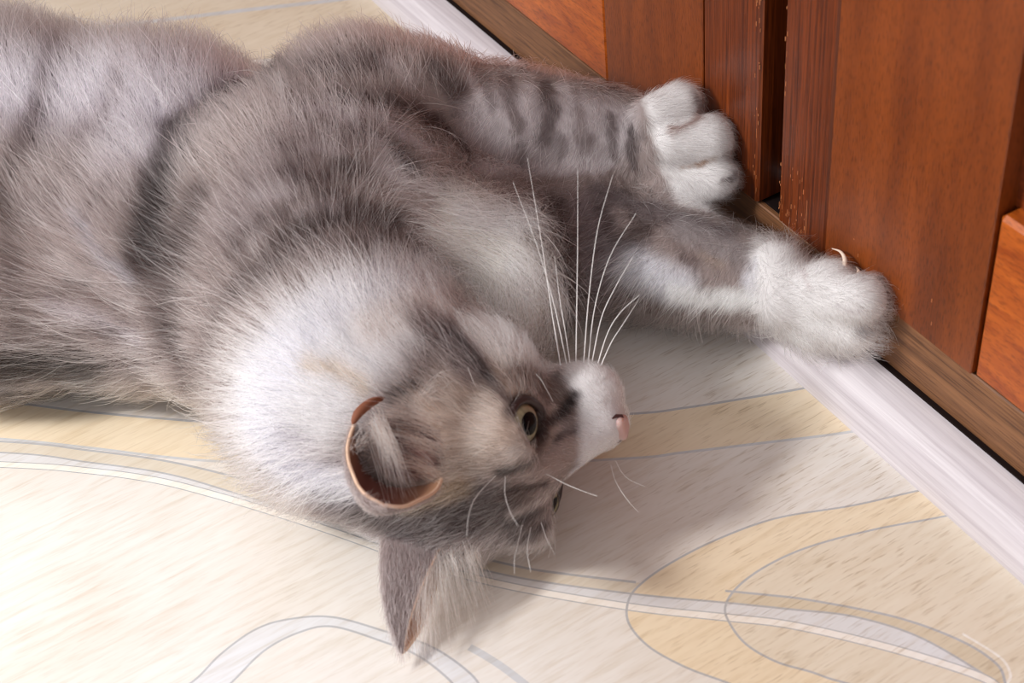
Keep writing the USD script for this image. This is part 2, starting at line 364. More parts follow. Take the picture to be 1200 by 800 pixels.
def bone(p0, r0, p1, r1, k=0.012):
    p0, p1 = np.asarray(p0, float), np.asarray(p1, float)
    R = max(r0, r1)
    s, g = window([p0 - R, p0 + R, p1 - R, p1 + R], 2.2 * k + .004)
    ba = p1 - p0
    h = np.clip(((g - p0) @ ba) / max(ba @ ba, 1e-12), 0, 1)
    d = np.linalg.norm(g - p0 - h[..., None] * ba, axis=-1) - (r0 + (r1 - r0) * h)
    blend(s, d.astype(np.float32), k)


def chain(ps, rs, k=0.012):
    for a, b, c, d in zip(ps[:-1], rs[:-1], ps[1:], rs[1:]):
        bone(a, b, c, d, k)


def blob(c, r, k=0.006, frame=HM):
    """ellipsoid with radii along the frame's columns, metres"""
    c, r = np.asarray(c, float), np.asarray(r, float)
    s, g = window([c - r.max(), c + r.max()], 2.2 * k + .004)
    l = (g - c) @ frame
    k0 = np.linalg.norm(l / r, axis=-1); k1 = np.linalg.norm(l / r ** 2, axis=-1)
    blend(s, (k0 * (k0 - 1) / np.maximum(k1, 1e-6)).astype(np.float32), k)


def carve(p0, p1, r, k=0.002):
    s, g = window([p0 - r, p0 + r, p1 - r, p1 + r], .01)
    ba = p1 - p0
    h = np.clip(((g - p0) @ ba) / (ba @ ba), 0, 1)
    d = (r - np.linalg.norm(g - p0 - h[..., None] * ba, axis=-1)).astype(np.float32)
    old = FIELD[s]; h = np.maximum(k - np.abs(old - d), 0) / k
    FIELD[s] = np.maximum(old, d) + h * h * k * 0.25


# trunk: spine side and belly side
chain([(-0.6515, -0.0698, 0.0600), (-0.5822, 0.0402, 0.0580), (-0.5344, 0.1033, 0.0580), (-0.4919, 0.1493, 0.0560)], [.056, .048, .047, .043], .03)
chain([(-0.7440, -0.0540, 0.0600), (-0.6670, 0.0669, 0.0600), (-0.6026, 0.1260, 0.0580), (-0.5498, 0.1636, 0.0550)], [.056, .053, .050, .044], .03)
bone((-0.4975, 0.1528, 0.0600), .050, (-0.4793, 0.2002, 0.0480), .042, .03)
bone((-0.4793, 0.2002, 0.0480), .040, (-0.4746, 0.2229, 0.0420), .036, .02)
bone((-0.4726, 0.2188, 0.0600), .026, (-0.4334, 0.2118, 0.0520), .021, .015)                          # fluffy chest
# haunch, hind legs and tail lie beyond the left edge of the picture
bone((-0.6671, -0.0606, 0.0750), .062, (-0.7434, -0.0633, 0.0850), .045, .03)
chain([(-0.7790, -0.0624, 0.0750), (-0.8684, 0.0046, 0.0600), (-0.9866, -0.0221, 0.0500)], [.036, .022, .016], .015)
chain([(-0.8216, -0.0762, 0.0300), (-0.9097, -0.0077, 0.0220), (-1.0115, -0.0249, 0.0220)], [.03, .02, .016], .015)
chain([(-0.6864, -0.1068, 0.0500), (-0.6913, -0.1647, 0.0300), (-0.6390, -0.2021, 0.0200), (-0.5625, -0.1946, 0.0180)], [.03, .018, .015, .012], .02)
# neck
chain([(-0.4784, 0.1309, 0.0560), (-0.4238, 0.1351, 0.0520), (-0.3988, 0.1486, 0.0500)], [.047, .043, .040], .02)
# shoulder and left foreleg (upper in the picture)
bone((-0.5051, 0.1494, 0.0850), .045, (-0.5358, 0.1995, 0.0850), .036, .013)
bone((-0.4828, 0.1894, 0.0750), .034, (-0.5325, 0.2082, 0.0830), .034, .02)
chain([(-0.5388, 0.2010, 0.0850), (-0.5220, 0.2288, 0.0830), (-0.5021, 0.2611, 0.0780), (-0.4887, 0.2840, 0.0730), (-0.4790, 0.3012, 0.0680)], [.035, .029, .0235, .020, .0185], .012)
# its paw, spread against the door
PA = (-0.4542, 0.3100, 0.0699)
bone((-0.4790, 0.3012, 0.0680), .0180, PA, .0140, .008)
for tip, r, root in (((-0.4540, 0.3190, 0.0897), .0102, (-0.4557, 0.3070, 0.0877)), ((-0.4377, 0.3220, 0.0795), .0114, (-0.4446, 0.3080, 0.0809)), ((-0.4308, 0.3210, 0.0647), .0103, (-0.4439, 0.3090, 0.0662)), ((-0.4466, 0.3180, 0.0435), .0088, (-0.4440, 0.3080, 0.0591))):
    bone(root, .0105, tip, r, .0016)
# right foreleg (lower in the picture)
chain([(-0.4651, 0.2306, 0.0420), (-0.4695, 0.2642, 0.0360), (-0.4311, 0.2891, 0.0350), (-0.4097, 0.3012, 0.0350), (-0.3928, 0.3114, 0.0360)], [.036, .031, .0225, .019, .018], .014)
PB = (-0.3696, 0.3135, 0.0430)
bone((-0.3928, 0.3114, 0.0360), .018, PB, .0160, .008)
for tip, r, root in (((-0.3792, 0.3140, 0.0522), .0108, (-0.3753, 0.3120, 0.0461)), ((-0.3529, 0.3210, 0.0566), .0106, (-0.3649, 0.3140, 0.0471)), ((-0.3367, 0.3230, 0.0592), .0100, (-0.3590, 0.3160, 0.0460)), ((-0.3376, 0.3220, 0.0433), .0098, (-0.3585, 0.3150, 0.0402)), ((-0.3541, 0.3150, 0.0319), .0085, (-0.3646, 0.3130, 0.0340))):
    bone(root, .0102, tip, r, .0016)
# head
blob(H(-1.0, 0, .5), np.array([4.2, 3.6, 3.2]) * .01, .010)
for y in (-1, 1):
    blob(H(-.7, y * 1.9, 2.2), np.array([2.3, 1.7, 1.6]) * .01, .010)          # crown below the ears
    blob(H(.6, y * 2.5, -1.0), np.array([2.4, 1.7, 2.0]) * .01, .012)          # cheeks
    blob(H(2.0, y * 2.1, 2.3), np.array([1.3, 1.1, 1.0]) * .01, .008)             # brow
    blob(H(4.75, y * .95, -1.45), np.array([1.25, 1.0, .95]) * .01, .004)        # whisker pads
bone(H(1.5, 0, 2.0), .0150, H(5.1, 0, -.05), .0070, .010)                        # bridge of the nose
bone(H(2.0, 0, -.8), .022, H(4.6, 0, -1.1), .0125, .010)                         # muzzle
bone(H(1.0, 0, -2.0), .018, H(4.3, 0, -2.25), .0085, .008)                       # lower jaw
blob(H(5.5, 0, -.35), np.array([.6, .75, .55]) * .01, .003)                     # nose tip
bone(H(-2.5, 0, -1), .036, (-0.4154, 0.1385, 0.0520), .042, .02)                           # nape
GAZE = {y: HM @ (np.array([.86, .27 * y, .40]) / np.linalg.norm([.86, .27, .40])) for y in (-1, 1)}
EYE = {y: H(2.08, 2.02 * y, 1.27) for y in (-1, 1)}
RIM_X = {y: HM @ np.array([.45, -.55 * y, -.55]) for y in (-1, 1)}
for y in (-1, 1):
    RIM_X[y] -= GAZE[y] * (RIM_X[y] @ GAZE[y]); RIM_X[y] /= np.linalg.norm(RIM_X[y])
RIM_Y = {y: np.cross(GAZE[y], RIM_X[y]) for y in (-1, 1)}
for y in (-1, 1):
    blob(EYE[y], np.full(3, .0125), .006)                                        # lids
for y in (-1, 1):
    carve(EYE[y] + GAZE[y] * .003, EYE[y] + GAZE[y] * .022, .0089)
EAR_HOLE = H(-1.35, 3.0, 3.4)
carve(EAR_HOLE, H(-1.3, 4.0, 5.2), .0120, .004)
# the floor and the doors stop the body
zz = (LO[2] + VOX * np.arange(SH[2], dtype=np.float32))[None, None, :]
yy = (LO[1] + VOX * np.arange(SH[1], dtype=np.float32))[None, :, None]
FIELD = np.maximum(np.maximum(FIELD, 0.0012 - zz), yy - (FRONT - .0015))


def surface_nets(F):
    """smooth mesh of the zero level: one vertex per cell that the surface crosses"""
    inside = F < 0
    c = np.zeros(np.array(F.shape) - 1, np.int8)
    sl = lambda a: tuple(slice(1, None) if x else slice(0, -1) for x in a)
    corners = list(np.ndindex(2, 2, 2))
    for a in corners:
        c += inside[sl(a)]
    cells = np.argwhere((c > 0) & (c < 8))
    index = np.full(c.shape, -1, np.int64); index[tuple(cells.T)] = np.arange(len(cells))
    acc, cnt = np.zeros((len(cells), 3)), np.zeros(len(cells))
    val = {a: F[tuple((cells + a).T)] for a in corners}
    for a in corners:
        for k in range(3):
            if a[k] == 0:
                b = tuple(1 if j == k else a[j] for j in range(3))
                va, vb = val[a], val[b]
                x = (va < 0) != (vb < 0)
                t = np.where(x, va / np.where(x, va - vb, 1), 0)
                pos = np.array(a, float)[None].repeat(len(cells), 0); pos[:, k] += t
                acc[x] += pos[x]; cnt[x] += 1
    v = LO + VOX * (cells + acc / cnt[:, None])
    faces = []
    for k in range(3):
        a0 = [slice(None)] * 3; a1 = [slice(None)] * 3
        a0[k] = slice(0, -1); a1[k] = slice(1, None)
        e = np.argwhere(inside[tuple(a0)] != inside[tuple(a1)])
        i, j = (k + 1) % 3, (k + 2) % 3
        e = e[(e[:, i] > 0) & (e[:, j] > 0) & (e[:, i] < F.shape[i] - 1) & (e[:, j] < F.shape[j] - 1)]
        di, dj = np.eye(3, dtype=int)[i], np.eye(3, dtype=int)[j]
        qd = np.stack([index[tuple((e - o).T)] for o in (di + dj, dj, 0 * di, di)], 1)
        flip = ~inside[tuple(e.T)]
        qd[flip] = qd[flip][:, ::-1]
        faces.append(qd)
    return v, np.vstack(faces)


bv, bq = surface_nets(FIELD)
grad = np.stack([x[tuple(np.clip(((bv - LO) / VOX).round().astype(int), 0, SH - 1).T)] for x in np.gradient(FIELD)], 1)
bn = grad / np.linalg.norm(grad, axis=1, keepdims=True)
bf = np.vstack([bq[:, [0, 1, 2]], bq[:, [0, 2, 3]]])
MARKINGS = [
    ((182, 168, 172), 0.0303, 0.9, 0.8, [[-0.6372,0.0513,0.1124],[-0.6323,0.0589,0.1124],[-0.6280,0.0665,0.1121],[-0.6241,0.0742,0.1116],[-0.6196,0.0818,0.1114],[-0.6141,0.0893,0.1118],[-0.6078,0.0966,0.1126],[-0.6015,0.1038,0.1136],[-0.5950,0.1121,0.1144],[-0.5897,0.1206,0.1145],[-0.5857,0.1293,0.1138],[-0.5829,0.1384,0.1123],[-0.5816,0.1479,0.1099]]),
    ((196, 184, 190), 0.0165, 0.85, 0.8, [[-0.6366,0.0678,0.1148],[-0.6317,0.0763,0.1138],[-0.6265,0.0848,0.1130],[-0.6199,0.0930,0.1130],[-0.6119,0.1010,0.1138],[-0.6038,0.1089,0.1147],[-0.5955,0.1153,0.1148],[-0.5884,0.1219,0.1143],[-0.5822,0.1286,0.1133],[-0.5700,0.1207,0.1113],[-0.5570,0.1128,0.1101],[-0.5396,0.1042,0.1123]]),
    ((152, 134, 129), 0.0118, 0.8, 0.8, [[-0.5382,0.0643,0.1054],[-0.5285,0.0699,0.1044],[-0.5191,0.0754,0.1033],[-0.5216,0.0851,0.1080],[-0.5263,0.0951,0.1113]]),
    ((138, 119, 113), 0.0119, 0.8, 0.8, [[-0.5243,0.0467,0.0873],[-0.5157,0.0540,0.0848],[-0.5092,0.0581,0.0815],[-0.5029,0.0622,0.0779],[-0.4972,0.0664,0.0739],[-0.4921,0.0706,0.0694],[-0.4898,0.0712,0.0613],[-0.4892,0.0721,0.0515],[-0.4930,0.0736,0.0375]]),
    ((158, 142, 140), 0.0135, 0.6, 0.8, [[-0.4758,0.1231,0.1120],[-0.4770,0.1301,0.1163],[-0.4789,0.1374,0.1201],[-0.4817,0.1449,0.1233],[-0.4859,0.1530,0.1255],[-0.4881,0.1614,0.1247],[-0.4923,0.1706,0.1224]]),
    ((92, 73, 69), 0.0041, 0.75, 0.6, [[-0.6427,0.1039,0.1128],[-0.6271,0.0961,0.1136],[-0.6162,0.0891,0.1120],[-0.6013,0.0802,0.1081],[-0.5909,0.0718,0.1075],[-0.5748,0.0629,0.1106],[-0.5615,0.0540,0.1104],[-0.5529,0.0458,0.1074]]),
    ((125, 106, 102), 0.0033, 0.6, 0.6, [[-0.6009,0.1211,0.1156],[-0.5857,0.1119,0.1131],[-0.5802,0.1040,0.1111],[-0.5747,0.0961,0.1091],[-0.5640,0.0876,0.1086],[-0.5509,0.0789,0.1099],[-0.5427,0.0711,0.1082]]),
    ((62, 47, 45), 0.0133, 1, 0.6, [[-0.5547,0.1724,0.1107],[-0.5615,0.1622,0.1044],[-0.5496,0.1474,0.1094],[-0.5485,0.1389,0.1093],[-0.5468,0.1303,0.1096]]),  # dark stripe, with the shadow of the deep shoulder fold painted into it
    ((64, 48, 46), 0.0091, 0.9, 0.6, [[-0.5468,0.1303,0.1096],[-0.5314,0.1201,0.1142],[-0.5243,0.1119,0.1134],[-0.5166,0.1054,0.1113],[-0.5106,0.0994,0.1079],[-0.5026,0.0929,0.1020],[-0.4963,0.0866,0.0948]]),
    ((92, 73, 69), 0.0052, 0.6, 0.6, [[-0.4963,0.0866,0.0948],[-0.4890,0.0817,0.0843],[-0.4821,0.0810,0.0758],[-0.4767,0.0805,0.0660]]),
    ((84, 66, 63), 0.0048, 0.75, 0.6, [[-0.4956,0.1144,0.1145],[-0.4923,0.1083,0.1087],[-0.4893,0.1022,0.1027],[-0.4862,0.0961,0.0968],[-0.4823,0.0913,0.0908],[-0.4796,0.0868,0.0837],[-0.4757,0.0844,0.0764],[-0.4735,0.0823,0.0675],[-0.4693,0.0828,0.0572],[-0.4721,0.0846,0.0404]]),
    ((98, 80, 76), 0.0056, 0.6, 0.6, [[-0.5484,0.0501,0.1059],[-0.5402,0.0450,0.1002],[-0.5340,0.0400,0.0932],[-0.5294,0.0374,0.0863],[-0.5261,0.0348,0.0783]]),
    ((62, 48, 40), 0.0094, 0.95, 0.6, [[-0.5369,0.0089,0.0507],[-0.5327,0.0157,0.0495],[-0.5291,0.0225,0.0479],[-0.5261,0.0293,0.0458],[-0.5227,0.0362,0.0439],[-0.5167,0.0446,0.0438],[-0.5088,0.0528,0.0452]]),
    ((66, 52, 44), 0.0090, 0.95, 0.6, [[-0.5469,0.0052,0.0315],[-0.5434,0.0122,0.0297],[-0.5409,0.0192,0.0270],[-0.5414,0.0265,0.0218],[-0.5427,0.0339,0.0173],[-0.5349,0.0445,0.0199],[-0.5233,0.0547,0.0231]]),
    ((176, 172, 180), 0.0021, 0.45, 0.6, [[-0.5304,0.0704,0.1052],[-0.5184,0.0711,0.1007],[-0.5084,0.0721,0.0950],[-0.5015,0.0753,0.0913],[-0.4952,0.0786,0.0871]]),
    ((190, 174, 168), 0.0031, 0.6, 0.6, [[-0.5228,0.0553,0.0930],[-0.5139,0.0604,0.0896],[-0.5054,0.0654,0.0860],[-0.4994,0.0698,0.0833],[-0.4938,0.0743,0.0803]]),
    ((196, 182, 184), 0.0031, 0.6, 0.6, [[-0.5157,0.0474,0.0753],[-0.5090,0.0540,0.0742],[-0.5022,0.0606,0.0732],[-0.4957,0.0661,0.0686],[-0.4895,0.0718,0.0636]]),
    ((190, 174, 168), 0.0036, 0.6, 0.6, [[-0.4929,0.0678,0.0584],[-0.4898,0.0719,0.0499],[-0.4889,0.0764,0.0392],[-0.4936,0.0826,0.0258]]),
    ((108, 90, 86), 0.0042, 0.6, 0.6, [[-0.5236,0.0326,0.0671],[-0.5191,0.0390,0.0645],[-0.5138,0.0453,0.0625],[-0.5080,0.0515,0.0609]]),
    ((92, 75, 73), 0.0080, 0.7, 0.6, [[-0.5328,0.1866,0.1243],[-0.5265,0.1968,0.1246],[-0.5233,0.2082,0.1228]]),
    ((86, 68, 65), 0.0039, 0.75, 0.6, [[-0.5089,0.1848,0.1231],[-0.5050,0.1933,0.1203],[-0.5019,0.2022,0.1168],[-0.4964,0.2145,0.1093],[-0.4904,0.2168,0.1051]]),
    ((72, 56, 54), 0.0031, 0.8, 0.6, [[-0.4917,0.1821,0.1184],[-0.4835,0.1901,0.1135],[-0.4748,0.1941,0.1099],[-0.4659,0.1954,0.1059]]),
    ((92, 74, 72), 0.0027, 0.7, 0.6, [[-0.4777,0.1463,0.1209],[-0.4743,0.1526,0.1185],[-0.4719,0.1594,0.1153]]),
    ((86, 69, 66), 0.0038, 0.75, 0.6, [[-0.4752,0.1693,0.1150],[-0.4668,0.1755,0.1087]]),
    ((80, 63, 60), 0.0055, 0.75, 0.6, [[-0.5150,0.2347,0.1143],[-0.5039,0.2354,0.1094],[-0.4942,0.2352,0.1015]]),
    ((80, 63, 60), 0.0032, 0.75, 0.6, [[-0.4927,0.2193,0.1049],[-0.4844,0.2259,0.0956],[-0.4702,0.2234,0.0939]]),
    ((200, 184, 180), 0.0031, 0.6, 0.6, [[-0.4827,0.1877,0.1138],[-0.4709,0.1887,0.1095],[-0.4611,0.1905,0.1038],[-0.4568,0.1955,0.0997]]),
    ((205, 190, 190), 0.0028, 0.5, 0.6, [[-0.5054,0.1699,0.1260],[-0.5018,0.1780,0.1230],[-0.4984,0.1863,0.1198],[-0.4952,0.1947,0.1165],[-0.4883,0.1985,0.1130],[-0.4814,0.2023,0.1094],[-0.4749,0.2063,0.1056]]),
    ((198, 184, 182), 0.0148, 0.9, 0.5, [[-0.4875,0.2456,0.0962],[-0.4824,0.2537,0.0940],[-0.4784,0.2625,0.0908],[-0.4741,0.2713,0.0879],[-0.4704,0.2798,0.0861],[-0.4673,0.2888,0.0839]]),
    ((104, 86, 82), 0.0030, 0.7, 0.6, [[-0.5015,0.2592,0.1050],[-0.4893,0.2557,0.1006],[-0.4814,0.2526,0.0920]]),
    ((84, 67, 64), 0.0033, 0.75, 0.6, [[-0.4923,0.2741,0.0999],[-0.4804,0.2692,0.0942],[-0.4750,0.2628,0.0844]]),
    ((130, 112, 108), 0.0022, 0.6, 0.6, [[-0.4828,0.2840,0.0955],[-0.4746,0.2795,0.0907],[-0.4695,0.2768,0.0834]]),
    ((96, 79, 77), 0.0023, 0.7, 0.6, [[-0.4899,0.3043,0.0875],[-0.4844,0.3059,0.0880]]),
    ((92, 75, 72), 0.0022, 0.7, 0.6, [[-0.4701,0.2935,0.0870],[-0.4643,0.2901,0.0804],[-0.4611,0.2884,0.0716]]),
    ((76, 60, 58), 0.0026, 0.8, 0.6, [[-0.4599,0.2981,0.0839],[-0.4563,0.2954,0.0769],[-0.4546,0.2938,0.0682]]),
    ((120, 102, 98), 0.0022, 0.6, 0.6, [[-0.4675,0.2798,0.0810],[-0.4653,0.2751,0.0729]]),
    ((208, 194, 192), 0.0033, 0.7, 0.6, [[-0.4683,0.2253,0.0919],[-0.4696,0.2365,0.0851],[-0.4709,0.2480,0.0783],[-0.4682,0.2577,0.0746],[-0.4653,0.2700,0.0725],[-0.4625,0.2825,0.0701]]),
    ((172, 150, 142), 0.0076, 0.7, 0.6, [[-0.4634,0.1726,0.1065],[-0.4593,0.1806,0.1030],[-0.4554,0.1887,0.0994],[-0.4476,0.1938,0.0900]]),
    ((96, 78, 74), 0.0044, 0.75, 0.6, [[-0.4497,0.1179,0.0982],[-0.4540,0.1248,0.1011],[-0.4581,0.1318,0.1040],[-0.4587,0.1398,0.1055],[-0.4599,0.1480,0.1065],[-0.4595,0.1569,0.1047],[-0.4589,0.1659,0.1031],[-0.4529,0.1780,0.0970]]),
    ((110, 92, 90), 0.0030, 0.6, 0.6, [[-0.4497,0.1348,0.1017],[-0.4476,0.1429,0.1011],[-0.4472,0.1517,0.0991],[-0.4471,0.1605,0.0958],[-0.4470,0.1695,0.0924]]),
    ((98, 80, 76), 0.0050, 0.7, 0.6, [[-0.4579,0.0862,0.0582],[-0.4539,0.0894,0.0703],[-0.4540,0.0933,0.0784],[-0.4536,0.0989,0.0859],[-0.4549,0.1049,0.0917],[-0.4566,0.1152,0.0983]]),
    ((208, 194, 192), 0.0021, 0.5, 0.8, [[-0.5199,0.1651,0.1265],[-0.5044,0.1621,0.1278],[-0.4930,0.1603,0.1265]]),
    ((208, 194, 192), 0.0021, 0.5, 0.8, [[-0.4842,0.1593,0.1236],[-0.4796,0.1711,0.1168]]),
    ((208, 194, 192), 0.0020, 0.5, 0.8, [[-0.4760,0.1315,0.1163],[-0.4708,0.1439,0.1157]]),
    ((208, 194, 192), 0.0020, 0.5, 0.8, [[-0.4639,0.1431,0.1098],[-0.4629,0.1573,0.1078]]),
    ((208, 194, 192), 0.0021, 0.5, 0.8, [[-0.5116,0.1804,0.1244],[-0.5001,0.1821,0.1214],[-0.4904,0.1844,0.1173]]),
    ((208, 194, 192), 0.0021, 0.5, 0.8, [[-0.4730,0.1823,0.1112],[-0.4620,0.1872,0.1048]]),
    ((208, 194, 192), 0.0022, 0.5, 0.8, [[-0.5227,0.2139,0.1216],[-0.5097,0.2185,0.1156]]),
    ((208, 194, 192), 0.0022, 0.5, 0.8, [[-0.5067,0.2453,0.1081],[-0.4982,0.2442,0.1043],[-0.4913,0.2439,0.0993]]),
    ((208, 194, 192), 0.0022, 0.5, 0.8, [[-0.4927,0.2666,0.1020],[-0.4844,0.2615,0.0976],[-0.4792,0.2581,0.0908]]),
    ((208, 194, 192), 0.0022, 0.5, 0.8, [[-0.4892,0.2817,0.0975],[-0.4794,0.2760,0.0940],[-0.4735,0.2726,0.0876]]),
    ((208, 194, 192), 0.0022, 0.5, 0.8, [[-0.4872,0.2408,0.0940],[-0.4777,0.2425,0.0829]]),
    ((96, 80, 77), 0.0020, 0.55, 0.8, [[-0.4871,0.1499,0.1262],[-0.4794,0.1566,0.1214]]),
    ((96, 80, 77), 0.0020, 0.55, 0.8, [[-0.4684,0.1264,0.1087],[-0.4669,0.1394,0.1118]]),
    ((96, 80, 77), 0.0020, 0.55, 0.8, [[-0.4679,0.1532,0.1131],[-0.4659,0.1629,0.1096]]),
    ((96, 80, 77), 0.0022, 0.55, 0.8, [[-0.5049,0.2078,0.1162],[-0.4984,0.2118,0.1116]]),
    ((96, 80, 77), 0.0021, 0.55, 0.8, [[-0.5356,0.1755,0.1223],[-0.5082,0.1712,0.1260]]),
    ((96, 80, 77), 0.0020, 0.55, 0.8, [[-0.4670,0.1130,0.1011],[-0.4704,0.1215,0.1076]]),
    ((96, 80, 77), 0.0022, 0.55, 0.8, [[-0.5023,0.2511,0.1057],[-0.4912,0.2473,0.1001]]),
    ((96, 80, 77), 0.0022, 0.55, 0.8, [[-0.4776,0.2535,0.0848],[-0.4725,0.2485,0.0786]]),
    ((96, 80, 77), 0.0022, 0.55, 0.8, [[-0.4720,0.2695,0.0830],[-0.4703,0.2658,0.0765]]),
    ((96, 80, 77), 0.0021, 0.55, 0.8, [[-0.5358,0.0913,0.1117],[-0.5296,0.0848,0.1098],[-0.5250,0.0786,0.1068]]),
    ((96, 80, 77), 0.0021, 0.55, 0.8, [[-0.5079,0.0626,0.0857],[-0.5166,0.0491,0.0798]]),
    ((96, 80, 77), 0.0021, 0.55, 0.8, [[-0.4945,0.0672,0.0672],[-0.5020,0.0591,0.0684]]),
    ((96, 80, 77), 0.0022, 0.55, 0.8, [[-0.5943,0.0757,0.1071],[-0.5670,0.0640,0.1102]]),
    ((96, 80, 77), 0.0021, 0.55, 0.8, [[-0.4865,0.0866,0.0881],[-0.4950,0.0880,0.0950]]),
    ((226, 220, 223), 0.0134, 0.95, 0.6, [[-0.4168,0.0979,0.0843],[-0.4155,0.1039,0.0900],[-0.4155,0.1101,0.0946],[-0.4166,0.1167,0.0981],[-0.4158,0.1238,0.1004],[-0.4162,0.1314,0.1017],[-0.4178,0.1394,0.1020],[-0.4183,0.1503,0.1002],[-0.4228,0.1628,0.0947]]),
    ((224, 217, 221), 0.0152, 0.95, 0.6, [[-0.4101,0.0927,0.0747],[-0.4059,0.0997,0.0830],[-0.4039,0.1071,0.0892],[-0.4023,0.1161,0.0940],[-0.4022,0.1255,0.0975]]),
    ((226, 218, 216), 0.0132, 0.9, 0.6, [[-0.3898,0.1094,0.0815],[-0.3902,0.1152,0.0866],[-0.3915,0.1213,0.0908],[-0.3936,0.1277,0.0942],[-0.3955,0.1361,0.0965],[-0.3989,0.1452,0.0976]]),
    ((222, 215, 224), 0.0116, 0.9, 0.6, [[-0.4078,0.0885,0.0606],[-0.3984,0.0918,0.0584],[-0.3913,0.0956,0.0539],[-0.3812,0.1044,0.0502]]),
    ((176, 164, 172), 0.0026, 0.5, 0.6, [[-0.4078,0.0885,0.0606],[-0.3957,0.0938,0.0608],[-0.3871,0.0989,0.0533]]),
    ((170, 158, 168), 0.0022, 0.5, 0.6, [[-0.3975,0.0973,0.0733],[-0.3864,0.1036,0.0698]]),
    ((226, 220, 223), 0.0054, 0.95, 0.6, [[-0.4276,0.1565,0.0977],[-0.4324,0.1673,0.0909],[-0.4392,0.1793,0.0823],[-0.4306,0.1810,0.0774]]),
    ((232, 214, 204), 0.0083, 0.8, 0.6, [[-0.4001,0.1424,0.0983],[-0.4010,0.1499,0.0975],[-0.4031,0.1580,0.0955],[-0.4074,0.1672,0.0915]]),
    ((200, 172, 144), 0.0028, 0.7, 0.6, [[-0.4016,0.1145,0.0929],[-0.3935,0.1220,0.0923],[-0.3843,0.1268,0.0880]]),
    ((180, 156, 140), 0.0193, 0.9, 0.5, [[-0.3551,0.1577,0.0767],[-0.3540,0.1498,0.0757],[-0.3540,0.1423,0.0736],[-0.3553,0.1506,0.0764],[-0.3586,0.1598,0.0769],[-0.3616,0.1689,0.0779]]),
    ((124, 106, 103), 0.0077, 0.85, 0.6, [[-0.3981,0.1595,0.0937],[-0.3924,0.1628,0.0905],[-0.3863,0.1660,0.0876],[-0.3737,0.1656,0.0834]]),
    ((88, 71, 70), 0.0022, 0.85, 0.6, [[-0.3918,0.1664,0.0889],[-0.3804,0.1680,0.0857],[-0.3685,0.1697,0.0807],[-0.3571,0.1707,0.0778]]),
    ((226, 212, 202), 0.0026, 0.8, 0.6, [[-0.3906,0.1738,0.0856],[-0.3821,0.1753,0.0847],[-0.3744,0.1771,0.0829],[-0.3688,0.1815,0.0790]]),
    ((196, 176, 162), 0.0037, 0.6, 0.6, [[-0.3543,0.1646,0.0776],[-0.3500,0.1583,0.0761],[-0.3477,0.1529,0.0725]]),
    ((240, 232, 226), 0.0067, 0.8, 0.6, [[-0.4203,0.1935,0.0595],[-0.3878,0.1847,0.0806],[-0.3768,0.1858,0.0805],[-0.3829,0.2023,0.0555]]),
    ((128, 104, 94), 0.0055, 0.85, 0.6, [[-0.3655,0.1815,0.0762],[-0.3651,0.1923,0.0647],[-0.3547,0.1961,0.0603]]),
    ((92, 74, 70), 0.0023, 0.7, 0.6, [[-0.3678,0.1997,0.0637],[-0.3541,0.2020,0.0618],[-0.3497,0.2005,0.0586]]),
    ((200, 186, 178), 0.0027, 0.5, 0.6, [[-0.3662,0.2125,0.0641],[-0.3713,0.2068,0.0616],[-0.3829,0.2023,0.0555]]),
    ((240, 228, 224), 0.0026, 0.9, 0.6, [[-0.3722,0.2063,0.0610],[-0.3631,0.2081,0.0661],[-0.3569,0.2118,0.0653]]),
    ((226, 220, 223), 0.0055, 0.95, 0.6, [[-0.3568,0.2063,0.0650],[-0.3501,0.2062,0.0603],[-0.3425,0.2047,0.0536],[-0.3400,0.1942,0.0482]]),
    ((226, 220, 223), 0.0029, 0.95, 0.6, [[-0.3438,0.2067,0.0400],[-0.3417,0.1941,0.0415],[-0.3411,0.1869,0.0405]]),
    ((70, 58, 60), 0.0013, 0.9, 0.6, [[-0.3469,0.1985,0.0566],[-0.3459,0.1917,0.0560],[-0.3459,0.1833,0.0571]]),
    ((176, 152, 142), 0.0041, 0.9, 0.6, [[-0.3390,0.1748,0.0512],[-0.3402,0.1812,0.0517],[-0.3418,0.1888,0.0530]]),
    ((196, 172, 158), 0.0019, 0.8, 0.6, [[-0.3445,0.1775,0.0596],[-0.3501,0.1862,0.0586],[-0.3561,0.1894,0.0609]]),
    ((70, 56, 52), 0.0022, 0.85, 0.6, [[-0.3768,0.1335,0.0839],[-0.3769,0.1388,0.0852],[-0.3760,0.1433,0.0850]]),
    ((96, 80, 77), 0.0109, 0.9, 0.6, [[-0.3811,0.1070,0.0358],[-0.3729,0.1122,0.0361],[-0.3658,0.1175,0.0353],[-0.3594,0.1231,0.0377],[-0.3542,0.1290,0.0387],[-0.3498,0.1351,0.0387],[-0.3459,0.1424,0.0404],[-0.3415,0.1494,0.0428]]),
    ((104, 88, 84), 0.0083, 0.8, 0.6, [[-0.3433,0.1475,0.0496],[-0.3373,0.1582,0.0457],[-0.3370,0.1602,0.0297]]),
    ((66, 53, 51), 0.0016, 0.85, 0.6, [[-0.3410,0.1566,0.0609],[-0.3390,0.1628,0.0615],[-0.3394,0.1695,0.0605]]),
    ((70, 57, 55), 0.0013, 0.7, 0.6, [[-0.3387,0.1584,0.0529],[-0.3376,0.1656,0.0500],[-0.3377,0.1735,0.0456]]),
    ((70, 57, 55), 0.0013, 0.7, 0.6, [[-0.3392,0.1546,0.0355],[-0.3368,0.1682,0.0354],[-0.3512,0.1833,0.0184]]),
    ((70, 57, 55), 0.0013, 0.6, 0.6, [[-0.3387,0.1569,0.0244],[-0.3342,0.1698,0.0288]]),
